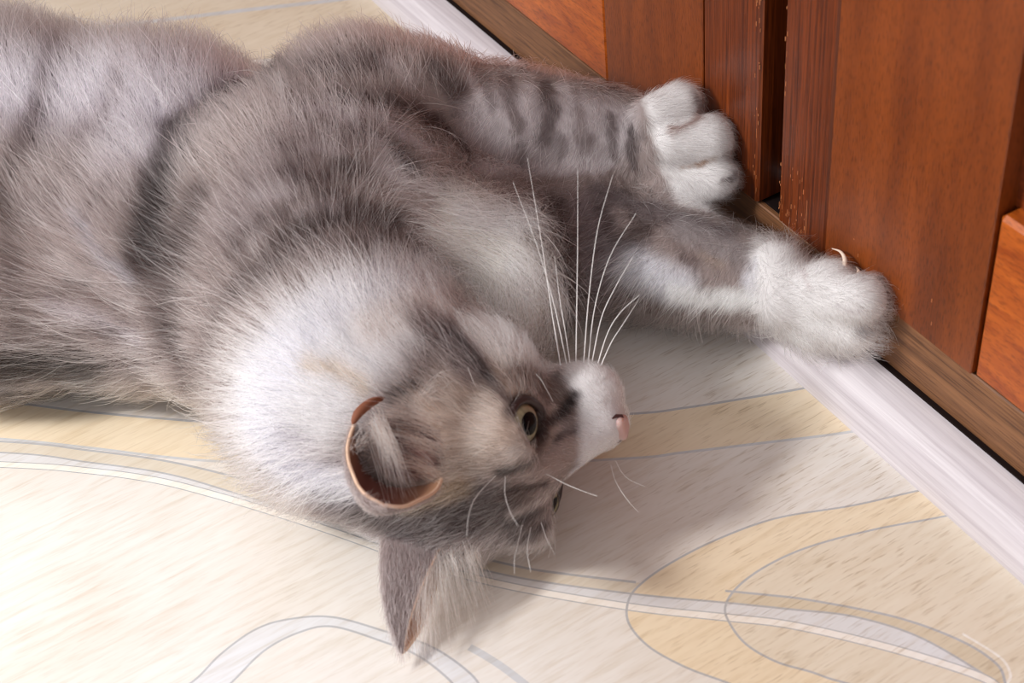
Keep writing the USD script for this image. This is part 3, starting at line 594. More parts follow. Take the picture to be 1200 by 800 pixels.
    ((206, 188, 178), 0.0022, 0.7, 0.6, [[-0.3397,0.1615,0.0695],[-0.3387,0.1694,0.0672]]),
    ((190, 172, 164), 0.0019, 0.6, 0.6, [[-0.3386,0.1636,0.0543],[-0.3386,0.1744,0.0500]]),
    ((186, 168, 160), 0.0019, 0.6, 0.6, [[-0.3374,0.1578,0.0410],[-0.3380,0.1729,0.0374]]),
    ((158, 128, 96), 0.0047, 0.7, 0.6, [[-0.3590,0.1235,0.0496],[-0.3524,0.1314,0.0534],[-0.3469,0.1414,0.0565]]),
    ((112, 96, 96), 0.0066, 0.8, 0.6, [[-0.3871,0.1027,0.0360],[-0.3885,0.1088,0.0232],[-0.3820,0.1136,0.0203],[-0.3747,0.1181,0.0185]]),
    ((196, 190, 200), 0.0033, 0.7, 0.6, [[-0.3789,0.1157,0.0192],[-0.3723,0.1195,0.0178],[-0.3616,0.1227,0.0236]]),
    ((170, 150, 142), 0.0029, 0.5, 0.6, [[-0.3452,0.1401,0.0257],[-0.3442,0.1470,0.0179],[-0.3444,0.1545,0.0152],[-0.3394,0.1605,0.0174]]),
    ((252, 242, 230), 0.0160, 1, 0.5, [[-0.4443,0.2083,0.0836],[-0.4371,0.2105,0.0771],[-0.4279,0.2116,0.0724],[-0.4187,0.2085,0.0666],[-0.4135,0.2074,0.0569]]),
    ((244, 238, 236), 0.0056, 0.7, 0.6, [[-0.4485,0.2073,0.0882],[-0.4460,0.2144,0.0836],[-0.4428,0.2213,0.0795],[-0.4436,0.2340,0.0759]]),
    ((244, 238, 236), 0.0035, 0.6, 0.6, [[-0.4266,0.2149,0.0716],[-0.4160,0.2137,0.0635]]),
    ((92, 76, 73), 0.0062, 0.85, 0.6, [[-0.4504,0.2496,0.0709],[-0.4404,0.2454,0.0654],[-0.4334,0.2429,0.0571],[-0.4283,0.2384,0.0495],[-0.4288,0.2368,0.0361],[-0.4380,0.2373,0.0187]]),
    ((142, 126, 126), 0.0096, 0.8, 0.6, [[-0.4446,0.2636,0.0630],[-0.4363,0.2610,0.0555],[-0.4301,0.2596,0.0460],[-0.4321,0.2533,0.0307]]),
    ((80, 66, 63), 0.0048, 0.8, 0.6, [[-0.4429,0.2824,0.0621],[-0.4285,0.2827,0.0602],[-0.4242,0.2714,0.0536]]),
    ((80, 66, 63), 0.0026, 0.7, 0.6, [[-0.4465,0.2693,0.0637],[-0.4389,0.2685,0.0596],[-0.4317,0.2678,0.0552]]),
    ((120, 106, 104), 0.0044, 0.95, 0.6, [[-0.4518,0.2730,0.0657],[-0.4438,0.2808,0.0623],[-0.4331,0.2868,0.0614],[-0.4200,0.2954,0.0594],[-0.4123,0.3010,0.0583],[-0.4050,0.3068,0.0569]]),
    ((158, 146, 143), 0.0065, 0.8, 0.6, [[-0.4161,0.2925,0.0587],[-0.4069,0.2970,0.0573],[-0.3978,0.3014,0.0559],[-0.3891,0.3046,0.0555]]),
    ((226, 220, 223), 0.0095, 0.95, 0.6, [[-0.4179,0.2690,0.0447],[-0.4106,0.2738,0.0428],[-0.4033,0.2786,0.0411]]),
    ((244, 238, 232), 0.0050, 0.9, 0.6, [[-0.4028,0.2782,0.0382],[-0.3911,0.2875,0.0383],[-0.3835,0.2930,0.0408],[-0.3743,0.2970,0.0452]]),
    ((110, 92, 88), 0.0022, 0.6, 0.6, [[-0.4067,0.2857,0.0532],[-0.4016,0.2873,0.0512]]),
    ((176, 152, 132), 0.0018, 0.4, 0.6, [[-0.4007,0.2924,0.0539],[-0.3929,0.2956,0.0519]]),
    ((226, 220, 223), 0.0050, 0.9, 0.6, [[-0.3815,0.3066,0.0596],[-0.3764,0.3007,0.0522]]),
]
TOE_MARKINGS = [
    ((150, 112, 100), 0.0018, 0.85, 0.7, [[-0.4410,0.3056,0.0903],[-0.4391,0.3123,0.0907],[-0.4402,0.3194,0.0909],[-0.4474,0.3266,0.0905]]),
    ((132, 116, 110), 0.0022, 0.8, 0.7, [[-0.4461,0.3220,0.0953],[-0.4448,0.3254,0.0886]]),
    ((170, 132, 104), 0.0011, 0.85, 0.7, [[-0.4358,0.3057,0.0739],[-0.4319,0.3110,0.0751],[-0.4277,0.3173,0.0770]]),
    ((118, 98, 92), 0.0015, 0.8, 0.7, [[-0.4266,0.3233,0.0781],[-0.4261,0.3276,0.0709]]),
    ((92, 72, 68), 0.0015, 0.8, 0.7, [[-0.4217,0.3183,0.0682],[-0.4218,0.3248,0.0674]]),
    ((150, 138, 136), 0.0024, 0.7, 0.8, [[-0.3298,0.3189,0.0480],[-0.3314,0.3283,0.0473]]),
    ((205, 186, 182), 0.0010, 0.7, 0.7, [[-0.3701,0.3190,0.0582],[-0.3588,0.3127,0.0619],[-0.3536,0.3108,0.0601]]),
    ((150, 130, 128), 0.0014, 0.7, 0.7, [[-0.3482,0.3280,0.0630],[-0.3376,0.3238,0.0690]]),
    ((205, 190, 188), 0.0008, 0.7, 0.7, [[-0.3372,0.3126,0.0590],[-0.3289,0.3171,0.0608]]),
]
COAT_FLOW = np.array([[-0.446,0.088,0.066,-0.831,-0.224,-0.510],[-0.507,0.065,0.029,-0.812,-0.504,-0.294],[-0.529,0.038,0.030,-0.294,-0.908,0.299],[-0.459,0.094,0.081,-0.926,-0.377,0.012],[-0.494,0.074,0.080,-0.738,-0.566,0.367],[-0.516,0.048,0.078,-0.684,-0.651,0.329],[-0.478,0.103,0.099,-0.962,-0.184,0.203],[-0.512,0.088,0.106,-0.966,-0.019,0.259],[-0.535,0.063,0.104,-0.964,-0.085,0.253],[-0.548,0.130,0.109,-0.986,0.144,0.086],[-0.576,0.110,0.111,-0.965,0.217,0.149],[-0.604,0.088,0.110,-0.950,0.283,0.134],[-0.617,0.072,0.110,-0.923,0.278,0.267],[-0.581,0.155,0.107,-0.943,0.239,-0.232],[-0.606,0.146,0.112,-0.934,0.180,-0.307],[-0.644,0.117,0.109,-0.931,0.057,-0.362],[-0.483,0.136,0.122,-0.958,0.013,0.288],[-0.503,0.165,0.127,-0.958,0.214,-0.190],[-0.519,0.192,0.124,-0.980,0.193,0.045],[-0.471,0.148,0.116,-0.824,-0.128,0.552],[-0.482,0.180,0.115,-0.936,0.166,0.310],[-0.514,0.209,0.120,-0.939,0.265,0.220],[-0.472,0.205,0.105,0.618,-0.781,-0.088],[-0.490,0.230,0.097,0.696,-0.701,0.156],[-0.508,0.234,0.112,-0.914,0.406,-0.001],[-0.471,0.227,0.092,0.541,-0.809,0.229],[-0.489,0.255,0.100,0.439,-0.631,-0.639],[-0.478,0.247,0.083,0.663,-0.728,0.173],[-0.481,0.276,0.095,0.492,-0.620,-0.611],[-0.470,0.268,0.078,0.326,-0.905,-0.274],[-0.475,0.298,0.089,0.654,-0.606,-0.452],[-0.461,0.289,0.073,0.273,-0.737,-0.618],[-0.497,0.278,0.099,-0.716,0.560,-0.416],[-0.458,0.299,0.093,-0.064,-0.167,-0.984],[-0.456,0.183,0.100,0.561,0.516,-0.647],[-0.458,0.192,0.101,0.315,0.823,-0.472],[-0.455,0.167,0.099,-0.659,0.498,0.563],[-0.456,0.149,0.103,-0.766,0.062,0.639],[-0.454,0.129,0.102,-0.902,-0.157,0.403],[-0.451,0.112,0.096,-0.962,-0.235,0.142],[-0.443,0.099,0.085,-0.936,-0.298,-0.186],[-0.442,0.089,0.069,-0.868,-0.210,-0.451],[-0.420,0.167,0.092,-0.884,0.411,-0.222],[-0.412,0.145,0.101,-0.972,0.231,-0.049],[-0.407,0.125,0.099,-0.993,-0.066,0.101],[-0.409,0.106,0.090,-0.947,-0.289,-0.141],[-0.410,0.093,0.075,-0.831,-0.168,-0.530],[-0.403,0.090,0.059,-0.813,-0.123,-0.569],[-0.392,0.096,0.046,-0.730,-0.169,-0.662],[-0.383,0.107,0.032,-0.862,-0.328,-0.387],[-0.393,0.142,0.095,-0.920,-0.214,0.328],[-0.383,0.125,0.086,-0.826,-0.414,0.383],[-0.381,0.110,0.071,-0.722,-0.692,-0.024],[-0.377,0.108,0.052,-0.631,-0.404,-0.662],[-0.366,0.118,0.037,-0.789,-0.288,-0.542],[-0.386,0.166,0.088,-0.913,-0.212,0.348],[-0.369,0.170,0.081,-0.897,-0.227,0.380],[-0.364,0.156,0.079,-0.709,-0.614,0.347],[-0.346,0.163,0.076,-0.827,-0.562,0.016],[-0.345,0.151,0.067,-0.467,-0.872,0.144],[-0.371,0.182,0.080,-0.987,-0.028,0.158],[-0.380,0.201,0.058,-0.778,0.286,-0.559],[-0.362,0.194,0.063,-0.305,-0.574,0.760],[-0.352,0.199,0.059,-0.919,-0.199,0.340],[-0.356,0.206,0.065,-0.982,0.119,-0.144],[-0.342,0.206,0.053,-0.597,-0.672,0.437],[-0.340,0.198,0.045,-0.020,-0.881,0.472],[-0.339,0.186,0.045,0.055,-0.892,0.448],[-0.338,0.174,0.049,-0.002,-0.941,0.338],[-0.339,0.161,0.057,-0.347,-0.930,-0.119],[-0.337,0.165,0.037,-0.227,-0.758,-0.612],[-0.334,0.169,0.027,-0.342,-0.467,-0.815],[-0.342,0.151,0.021,-0.505,-0.506,-0.699],[-0.347,0.141,0.043,-0.500,-0.844,-0.196],[-0.354,0.129,0.035,-0.688,-0.505,-0.521],[-0.352,0.131,0.054,-0.563,-0.672,-0.481],[-0.440,0.208,0.080,0.725,0.488,-0.487],[-0.425,0.210,0.071,0.667,-0.247,-0.703],[-0.414,0.206,0.057,0.645,-0.556,0.524],[-0.429,0.225,0.069,0.813,-0.408,-0.415],[-0.448,0.209,0.087,0.153,0.903,-0.402],[-0.448,0.266,0.065,0.276,-0.961,0.029],[-0.436,0.249,0.057,0.185,-0.840,0.510],[-0.432,0.249,0.036,0.409,-0.692,0.595],[-0.432,0.268,0.055,-0.160,-0.917,-0.366],[-0.419,0.268,0.044,-0.427,-0.405,-0.809],[-0.404,0.279,0.044,-0.333,-0.197,-0.922],[-0.400,0.294,0.054,0.222,-0.598,-0.770],[-0.391,0.288,0.039,-0.410,0.022,-0.912],[-0.387,0.302,0.054,0.313,-0.569,-0.760],[-0.375,0.297,0.046,-0.232,0.207,-0.950],[-0.371,0.312,0.059,-0.673,0.739,0.017],[-0.358,0.306,0.053,0.866,0.346,0.361],[-0.340,0.314,0.064,0.878,0.444,0.181],[-0.332,0.314,0.058,-0.022,0.731,-0.682],[-0.341,0.311,0.044,0.740,0.368,-0.563],[-0.452,0.308,0.098,0.255,0.963,0.082],[-0.441,0.302,0.088,0.527,0.850,-0.011],[-0.435,0.306,0.077,0.547,0.812,-0.204],[-0.433,0.305,0.065,-0.236,0.617,-0.751]])
COAT_LENGTH = np.array([[-0.5881,0.1191,0.1142,0.0240],[-0.5228,0.0553,0.0930,0.0220],[-0.4973,0.0655,0.0440,0.0220],[-0.5294,0.0377,0.0296,0.0220],[-0.4781,0.1025,0.0990,0.0200],[-0.4602,0.0868,0.0656,0.0180],[-0.5093,0.1680,0.1268,0.0190],[-0.5214,0.2011,0.1233,0.0170],[-0.4720,0.1446,0.1167,0.0200],[-0.4731,0.1977,0.1083,0.0190],[-0.5083,0.2340,0.1120,0.0130],[-0.4862,0.2536,0.0979,0.0090],[-0.4730,0.2795,0.0893,0.0070],[-0.4658,0.2922,0.0832,0.0060],[-0.4725,0.2435,0.0809,0.0130],[-0.4634,0.2765,0.0710,0.0090],[-0.4534,0.1815,0.0976,0.0160],[-0.4559,0.1492,0.1033,0.0180],[-0.4508,0.1161,0.0976,0.0190],[-0.4417,0.0927,0.0768,0.0200],[-0.4111,0.1076,0.0921,0.0260],[-0.4082,0.0905,0.0684,0.0260],[-0.3901,0.0965,0.0521,0.0220],[-0.4154,0.1506,0.0999,0.0260],[-0.4324,0.1758,0.0834,0.0260],[-0.3909,0.1222,0.0908,0.0180],[-0.3970,0.1334,0.0969,0.0180],[-0.3795,0.1063,0.0554,0.0160],[-0.3745,0.1134,0.0280,0.0100],[-0.3879,0.1564,0.0909,0.0120],[-0.3835,0.1716,0.0857,0.0140],[-0.3643,0.1560,0.0789,0.0080],[-0.3461,0.1632,0.0765,0.0070],[-0.3437,0.1534,0.0666,0.0060],[-0.3690,0.1773,0.0803,0.0140],[-0.3799,0.2009,0.0580,0.0090],[-0.3618,0.1939,0.0628,0.0050],[-0.3529,0.2015,0.0609,0.0045],[-0.3475,0.2056,0.0582,0.0040],[-0.3412,0.2068,0.0511,0.0025],[-0.3411,0.1941,0.0424,0.0030],[-0.3391,0.1821,0.0482,0.0028],[-0.3383,0.1706,0.0509,0.0050],[-0.3384,0.1597,0.0532,0.0060],[-0.3337,0.1693,0.0267,0.0080],[-0.3435,0.1545,0.0162,0.0110],[-0.3498,0.1353,0.0396,0.0070],[-0.3568,0.1259,0.0491,0.0070],[-0.4428,0.2093,0.0819,0.0260],[-0.4184,0.2094,0.0664,0.0300],[-0.4126,0.2124,0.0501,0.0280],[-0.4435,0.2542,0.0636,0.0240],[-0.4312,0.2448,0.0433,0.0220],[-0.4317,0.2723,0.0577,0.0180],[-0.4181,0.2665,0.0361,0.0180],[-0.4028,0.2828,0.0479,0.0110],[-0.3997,0.2804,0.0369,0.0130],[-0.3866,0.3018,0.0539,0.0090],[-0.3784,0.2957,0.0439,0.0100],[-0.3711,0.3117,0.0594,0.0120],[-0.3529,0.3103,0.0590,0.0070],[-0.3537,0.3201,0.0670,0.0040],[-0.3485,0.3215,0.0662,0.0040],[-0.3339,0.3157,0.0652,0.0070],[-0.3296,0.3222,0.0487,0.0120],[-0.3411,0.3104,0.0419,0.0100],[-0.4499,0.3041,0.0958,0.0060],[-0.4454,0.3142,0.0938,0.0045],[-0.4312,0.3127,0.0847,0.0040],[-0.4258,0.3132,0.0695,0.0050],[-0.4288,0.3063,0.0593,0.0080],[-0.4390,0.3003,0.0768,0.0060]])

# ------------------------------------------------------------------ coat: colour, direction, length
import meshkit


UPPER_LEG = np.array([(-0.5388, 0.2010, 0.0850), (-0.5021, 0.2611, 0.0780), (-0.4790, 0.3012, 0.0680), PA, (-0.4356, 0.3260, 0.0669)])
UPPER_CUT = np.array([(-0.4575, 0.3000, 0.1048), (-0.4309, 0.3000, 0.0587), (-0.4803, 0.3250, 0.0488)])
LOWER_CUT = np.array([(-0.3904, 0.3100, 0.0598), (-0.3854, 0.3100, 0.0111), (-0.4061, 0.3250, 0.0154)])
LOWER_LEG = np.array([(-0.4695, 0.2642, 0.0360), (-0.4311, 0.2891, 0.0350), (-0.3928, 0.3114, 0.0360), PB, (-0.3343, 0.3250, 0.0525)])
EYE_RIM = {y: np.array([EYE[y] + GAZE[y] * .0088 + .0098 * (np.cos(a) * RIM_X[y] + np.sin(a) * RIM_Y[y]) for a in np.linspace(0, 2 * np.pi, 17)]) for y in (-1, 1)}
TEAR = {y: np.array([H(3.5, 1.45 * y, .75), H(4.0, 1.35 * y, .05), H(4.4, 1.5 * y, -.5)]) for y in (-1, 1)}


def near_line(x, line):
    best = np.full(len(x), 9.0)
    for s, e in zip(line[:-1], line[1:]):
        d = e - s
        t = np.clip((x - s) @ d / max(d @ d, 1e-12), 0, 1)
        best = np.minimum(best, np.linalg.norm(x - s - t[:, None] * d, axis=1))
    return best


def stroke(col, q, strokes):
    """soft brush strokes of colour, later ones over earlier ones"""
    for c, w, a, soft, line in strokes:
        w = w * 1.2 if w < .005 else w
        line = np.array(line); best = np.full(len(q), 9.0)
        near = np.where(((q > line.min(0) - 2.2 * w) & (q < line.max(0) + 2.2 * w)).all(1))[0]
        if not len(near):
            continue
        x = q[near]; bd = np.full(len(near), 9.0)
        for s, e in zip(line[:-1], line[1:]):
            d = e - s
            t = np.clip((x - s) @ d / max(d @ d, 1e-12), 0, 1)
            bd = np.minimum(bd, np.linalg.norm(x - s - t[:, None] * d, axis=1))
        t = np.clip((1 + soft - bd / w) / (2 * soft), 0, 1); t = t * t * (3 - 2 * t) * a
        col[near] = col[near] * (1 - t[:, None]) + srgb(c[0] * .98, c[1], min(255, c[2] * 1.02)) * t[:, None]
    return col


def coat_color(p):
    """the colour of the fur at points of the skin (linear)"""
    wob = np.stack([meshkit.fbm(p * 160, 2, s) - .5 for s in (1, 2, 3)], 1) * .0045 + np.stack([meshkit.fbm(p * 700, 1, s) - .5 for s in (4, 5, 6)], 1) * .002
    hc = (p - HT) @ HM / HS
    wob = wob * np.where(np.linalg.norm(hc - [2, 0, 0], axis=1) < 6, .30, 1)[:, None]
    q = p + wob
    col = np.repeat(srgb(153, 138, 134)[None], len(p), 0)
    col = stroke(col, q, MARKINGS)
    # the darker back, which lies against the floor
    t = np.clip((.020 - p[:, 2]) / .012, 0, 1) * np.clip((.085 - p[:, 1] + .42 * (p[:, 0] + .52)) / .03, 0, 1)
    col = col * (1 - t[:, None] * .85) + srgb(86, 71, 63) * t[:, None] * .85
    t = np.clip((hc[:, 0] - 4.35 + .5 * np.clip(-hc[:, 2] - .2, 0, 1)) / .35, 0, 1)[:, None] * (np.linalg.norm(hc - [5, 0, -1], axis=1) < 3.2)[:, None]
    col = col * (1 - t) + srgb(240, 235, 235) * t
    t = np.clip((.0140 - np.linalg.norm(p - EAR_HOLE, axis=1)) / .002, 0, 1)[:, None] * .9
    col = col * (1 - t) + srgb(112, 78, 74) * t
    # white socks, past the wrists; a dark rim and tear line at each eye
    up_d, lo_d = near_line(p, UPPER_LEG), near_line(p, LOWER_LEG)
    for mine, other, cut, paw in ((up_d, lo_d, UPPER_CUT, PA), (lo_d, up_d, LOWER_CUT, PB)):
        ax = np.cross(cut[1] - cut[0], cut[2] - cut[0]); ax /= np.linalg.norm(ax)
        ax *= np.sign((paw - cut[0]) @ ax)
        t = np.clip(((q - cut[0]) @ ax) / .004 + .5, 0, 1) * (mine < other) * (mine < .034)
        col = col * (1 - t[:, None]) + srgb(240, 236, 235) * t[:, None]
    col = stroke(col, q, TOE_MARKINGS)
    for y in (-1, 1):
        for line, w in ((EYE_RIM[y], .0030), (TEAR[y], .0024)):
            d = near_line(p + wob * .4, line)
            t = np.clip((1.5 - d / w) / 1.0, 0, 1)[:, None] * .9
            col = col * (1 - t) + srgb(58, 44, 44) * t
    return col


def weigh(p, anchors, values, k=6, r=.008):
    d, i = cKDTree(anchors).query(p, k)
    w = 1 / (d + r) ** 3
    return (values[i] * (w / w.sum(1, keepdims=True))[..., None]).sum(1)


HEAD_C = HT
body_tree = cKDTree(bv)


def skin_normal(p):
    d, i = body_tree.query(p, 4)
    n = bn[i].mean(1)
    return n / np.linalg.norm(n, axis=1, keepdims=True)


def sample(v, f, n, weight, seed):
    g = np.random.default_rng(seed)
    a, b, c = v[f[:, 0]], v[f[:, 1]], v[f[:, 2]]
    area = np.linalg.norm(np.cross(b - a, c - a), axis=1) / 2 * weight
    i = g.choice(len(f), n, p=area / area.sum())
    u, w = g.random(n), g.random(n); fl = u + w > 1; u[fl], w[fl] = 1 - u[fl], 1 - w[fl]
    return a[i] + u[:, None] * (b - a)[i] + w[:, None] * (c - a)[i], i


def strands(p, n, flow, length, color, lift, seed, keys=4, width=.00017, clump=.35, jitter=.22, curl=0.0):
    """hair strands: rising from the skin, then lying over along the flow; neighbours lean together"""
    g = np.random.default_rng(seed)
    N = len(p)
    cl = np.stack([meshkit.fbm(p * 260, 2, 11 + s) - .5 for s in range(3)], 1) * 2 * clump + np.stack([meshkit.noise(p * 90, 21 + s) - .5 for s in range(3)], 1) * clump
    f = flow + cl + g.normal(0, jitter, (N, 3))
    f -= n * (f * n).sum(1, keepdims=True)
    f /= np.linalg.norm(f, axis=1, keepdims=True) + 1e-9
    lift = lift * (1 + g.normal(0, .18, N))
    pts = [p - n * .0006]
    seg = length / (keys - 1)
    for k in range(keys - 1):
        a = lift * (1.25 - 1.15 * k / (keys - 2))
        d = f * np.cos(a)[:, None] + n * np.sin(a)[:, None]
        pts.append(pts[-1] + d * seg[:, None])
    pts = np.stack(pts, 1)
    pts[..., 2] = np.maximum(pts[..., 2], .0005 + .0012 * g.random((N, 1)))
    pts[..., 1] = np.minimum(pts[..., 1], FRONT - .0007)
    w = width * (.7 + .6 * g.random(N))[:, None] * np.linspace(1, .22, keys)[None]
    return pts, w, color


M_FUR = mat('fur', {'a': ('attribute', {'attribute': 'coat'}), 'h': ('principled_hair_bsdf', {'model': 'Chiang', 'parametrization': 'Direct coloring', 'roughness': .35, 'radial_roughness': .5, 'coat': 0.0, 'offset': .035})},
            [('a.color', 'h.color')], 'h.BSDF')
M_SKIN = mat('skin_under_fur', {'a': ('attribute', {'attribute': 'coat'}), 'p': ('principled_bsdf', {'roughness': .9, 'specular_ior_level': .1})}, [('a.color', 'p.base_color')])


def curves(name, parent, pts, w, col, material=None, label=None, kind='stuff'):
    c = UsdGeom.BasisCurves.Define(stage, path_for(name, parent))
    n, k = pts.shape[:2]
    c.CreateTypeAttr('cubic'); c.CreateBasisAttr('catmullRom'); c.CreateWrapAttr('pinned')
    c.CreatePointsAttr(Vt.Vec3fArray.FromNumpy(pts.reshape(-1, 3).astype(np.float32)))
    c.CreateCurveVertexCountsAttr(Vt.IntArray.FromNumpy(np.full(n, k, np.int32)))
    c.CreateWidthsAttr(Vt.FloatArray.FromNumpy(w.ravel().astype(np.float32))); c.SetWidthsInterpolation('vertex')
    UsdGeom.PrimvarsAPI(c).CreatePrimvar('coat', T.Color3fArray, 'uniform' if col.ndim == 2 else 'vertex').Set(Vt.Vec3fArray.FromNumpy(col.reshape(-1, 3).astype(np.float32)))
    UsdShade.MaterialBindingAPI.Apply(c.GetPrim()).Bind(material or M_FUR)
    note(c.GetPrim(), label, None, kind)
    return c


cat = thing('cat', 'grey and white tabby cat lying on its side with forelegs stretched to the cupboard', 'cat')
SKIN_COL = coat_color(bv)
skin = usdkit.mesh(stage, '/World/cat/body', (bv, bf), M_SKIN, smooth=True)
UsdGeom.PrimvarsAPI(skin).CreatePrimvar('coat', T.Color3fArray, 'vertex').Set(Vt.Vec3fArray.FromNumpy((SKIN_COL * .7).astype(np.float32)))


def painted(name, mesh, cols, material, parent=cat, label=None):
    p = usdkit.mesh(stage, path_for(name, parent), mesh, material, smooth=True)
    UsdGeom.PrimvarsAPI(p).CreatePrimvar('coat', T.Color3fArray, 'vertex').Set(Vt.Vec3fArray.FromNumpy(np.asarray(cols, np.float32)))
    note(p.GetPrim(), label)
    return p


# ---- eyes
M_EYEBALL = plain('eyeball', srgb(38, 28, 26), .25)
M_PUPIL = plain('pupil', (.003, .003, .004), .7, specular_ior_level=.05)
M_LID = plain('eyelid', srgb(52, 36, 36), .45)
M_IRIS = mat('iris', {'a': ('attribute', {'attribute': 'coat'}), 'p': ('principled_bsdf', {'roughness': .35, 'specular_ior_level': .2})}, [('a.color', 'p.base_color')])
M_CORNEA = mat('cornea', {'f': ('fresnel', {'IOR': 1.22}), 't': ('transparent_bsdf', {}), 'g': ('glossy_bsdf', {'color': (1, 1, 1), 'roughness': .02}), 'm': ('mix_closure', {})},
               [('f.fac', 'm.fac'), ('t.BSDF', 'm.closure1'), ('g.BSDF', 'm.closure2')], 'm.closure')


def cap(center, axis, r, a0, a1, rings=14, seg=48, bulge=0.0):
    """part of a sphere between two angles from its axis"""
    x = np.cross(axis, (.1, .2, .97)); x /= np.linalg.norm(x); y = np.cross(axis, x)
    th = np.linspace(a0, a1, rings); ph = np.arange(seg) * 2 * np.pi / seg
    rr = r + bulge * np.cos(np.clip((th - a0) / (a1 - a0), 0, 1) * np.pi / 2) ** 2
    v = (rr * np.cos(th))[:, None, None] * axis + (rr * np.sin(th))[:, None, None] * (np.cos(ph)[None, :, None] * x + np.sin(ph)[None, :, None] * y)
    i, j = np.meshgrid(np.arange(rings - 1), np.arange(seg), indexing='ij')
    k = (j + 1) % seg
    return v.reshape(-1, 3) + center, np.stack([i * seg + j, (i + 1) * seg + j, (i + 1) * seg + k, i * seg + k], -1).reshape(-1, 4), th, ph


for sd in (1, -1):
    e = UsdGeom.Xform.Define(stage, path_for('eye', cat)).GetPrim()
    c, ax = EYE[sd], GAZE[sd]
    ball = trimesh.creation.icosphere(4, .0104); ball.apply_translation(c)
    obj('eyeball', ball, M_EYEBALL, e, smooth=True)
    v, f, th, ph = cap(c, ax, .0106, .02, .93)
    g = np.random.default_rng(2)
    streak = np.interp(np.tile(ph, len(th)), np.linspace(0, 6.3, 90), g.normal(1, .10, 90))
    rad = np.repeat((th - th[0]) / (th[-1] - th[0]), len(ph))[:, None]
    ic = srgb(188, 182, 150) * (1 - np.clip((rad - .82) / .18, 0, 1)) + srgb(70, 66, 50) * np.clip((rad - .82) / .18, 0, 1)
    ic = ic * (1 - .35 * np.clip((.62 - rad) / .2, 0, 1)) * streak[:, None]
    painted('iris', (v, f), ic, M_IRIS, e)
    v, f, _, _ = cap(c, ax, .01075, .0, .42)
    obj('pupil', (v, f), M_PUPIL, e, smooth=True)
    v, f, _, _ = cap(c, ax, .0109, .0, 1.0, bulge=.0012)
    obj('cornea', (v, f), M_CORNEA, e, smooth=True)
    inner = HM @ np.array([.45, -.55 * sd, -.55]); inner -= ax * (inner @ ax); inner /= np.linalg.norm(inner)
    side = np.cross(ax, inner)
    ring = []
    for a in np.linspace(0, 2 * np.pi, 49):
        pull = max(0, np.cos(a)) ** 5
        r_ = .0090 * (1 + .42 * pull)
        ring.append(c + ax * (.0080 - .0020 * pull) + r_ * (np.cos(a) * inner + .97 * np.sin(a) * side))
    obj('eyelid', tube(ring, .0017, 8), M_LID, e, smooth=True)

# ---- nose
M_NOSE = mat('nose_leather', {'n': ('noise_texture', {'scale': 1400.0, 'detail': 2.0}), 'g': ('geometry', {}), 'b': ('bump', {'strength': .4, 'distance': .0003}),
                              'p': ('principled_bsdf', {'base_color': tuple(srgb(196, 156, 150)), 'roughness': .5, 'subsurface_weight': .3, 'subsurface_scale': .002})},
             [('g.position', 'n.vector'), ('n.fac', 'b.height'), ('b.normal', 'p.normal')])
import manifold3d as m3


def hull(balls):
    ms = [m3.Manifold.sphere(r, 24).translate(tuple(map(float, c))) for c, r in balls]
    return m3.Manifold.batch_hull(ms)


nz = hull([(H(5.98, .36, -.05), .0020), (H(5.98, -.36, -.05), .0020), (H(6.06, .2, -.35), .0020), (H(6.06, -.2, -.35), .0020), (H(5.88, 0, -.72), .0016), (H(5.75, 0, .05), .0018)])
obj('nose', nz, M_NOSE, cat, smooth=60, label='pink nose pad')
for sd in (1, -1):
    obj('nostril', tube([H(6.16, .30 * sd, -.12), H(6.05, .50 * sd, -.22), H(5.86, .62 * sd, -.12), H(5.74, .66 * sd, .04)], [.0004, .0009, .0008, .0003], 8), plain(f'nostril_{sd + 1}', srgb(70, 36, 34), .6), cat, smooth=True)

# ---- ears
M_EAR_IN = mat('ear_lining', {'a': ('attribute', {'attribute': 'coat'}), 'p': ('principled_bsdf', {'roughness': .7, 'specular_ior_level': .15}), 't': ('translucent_bsdf', {}), 'm': ('mix_closure', {'fac': .25})},
               [('a.color', 'p.base_color'), ('a.color', 't.color'), ('p.BSDF', 'm.closure1'), ('t.BSDF', 'm.closure2')], 'm.closure')


def bez(a, b, c, t):
    t = t[:, None]
    return (1 - t) ** 2 * a + 2 * t * (1 - t) * b + t * t * c


def resample(c, n):
    d = np.r_[0, np.cumsum(np.linalg.norm(np.diff(c, axis=0), axis=1))]
    return np.stack([np.interp(np.linspace(0, d[-1], n), d, c[:, k]) for k in range(3)], 1)


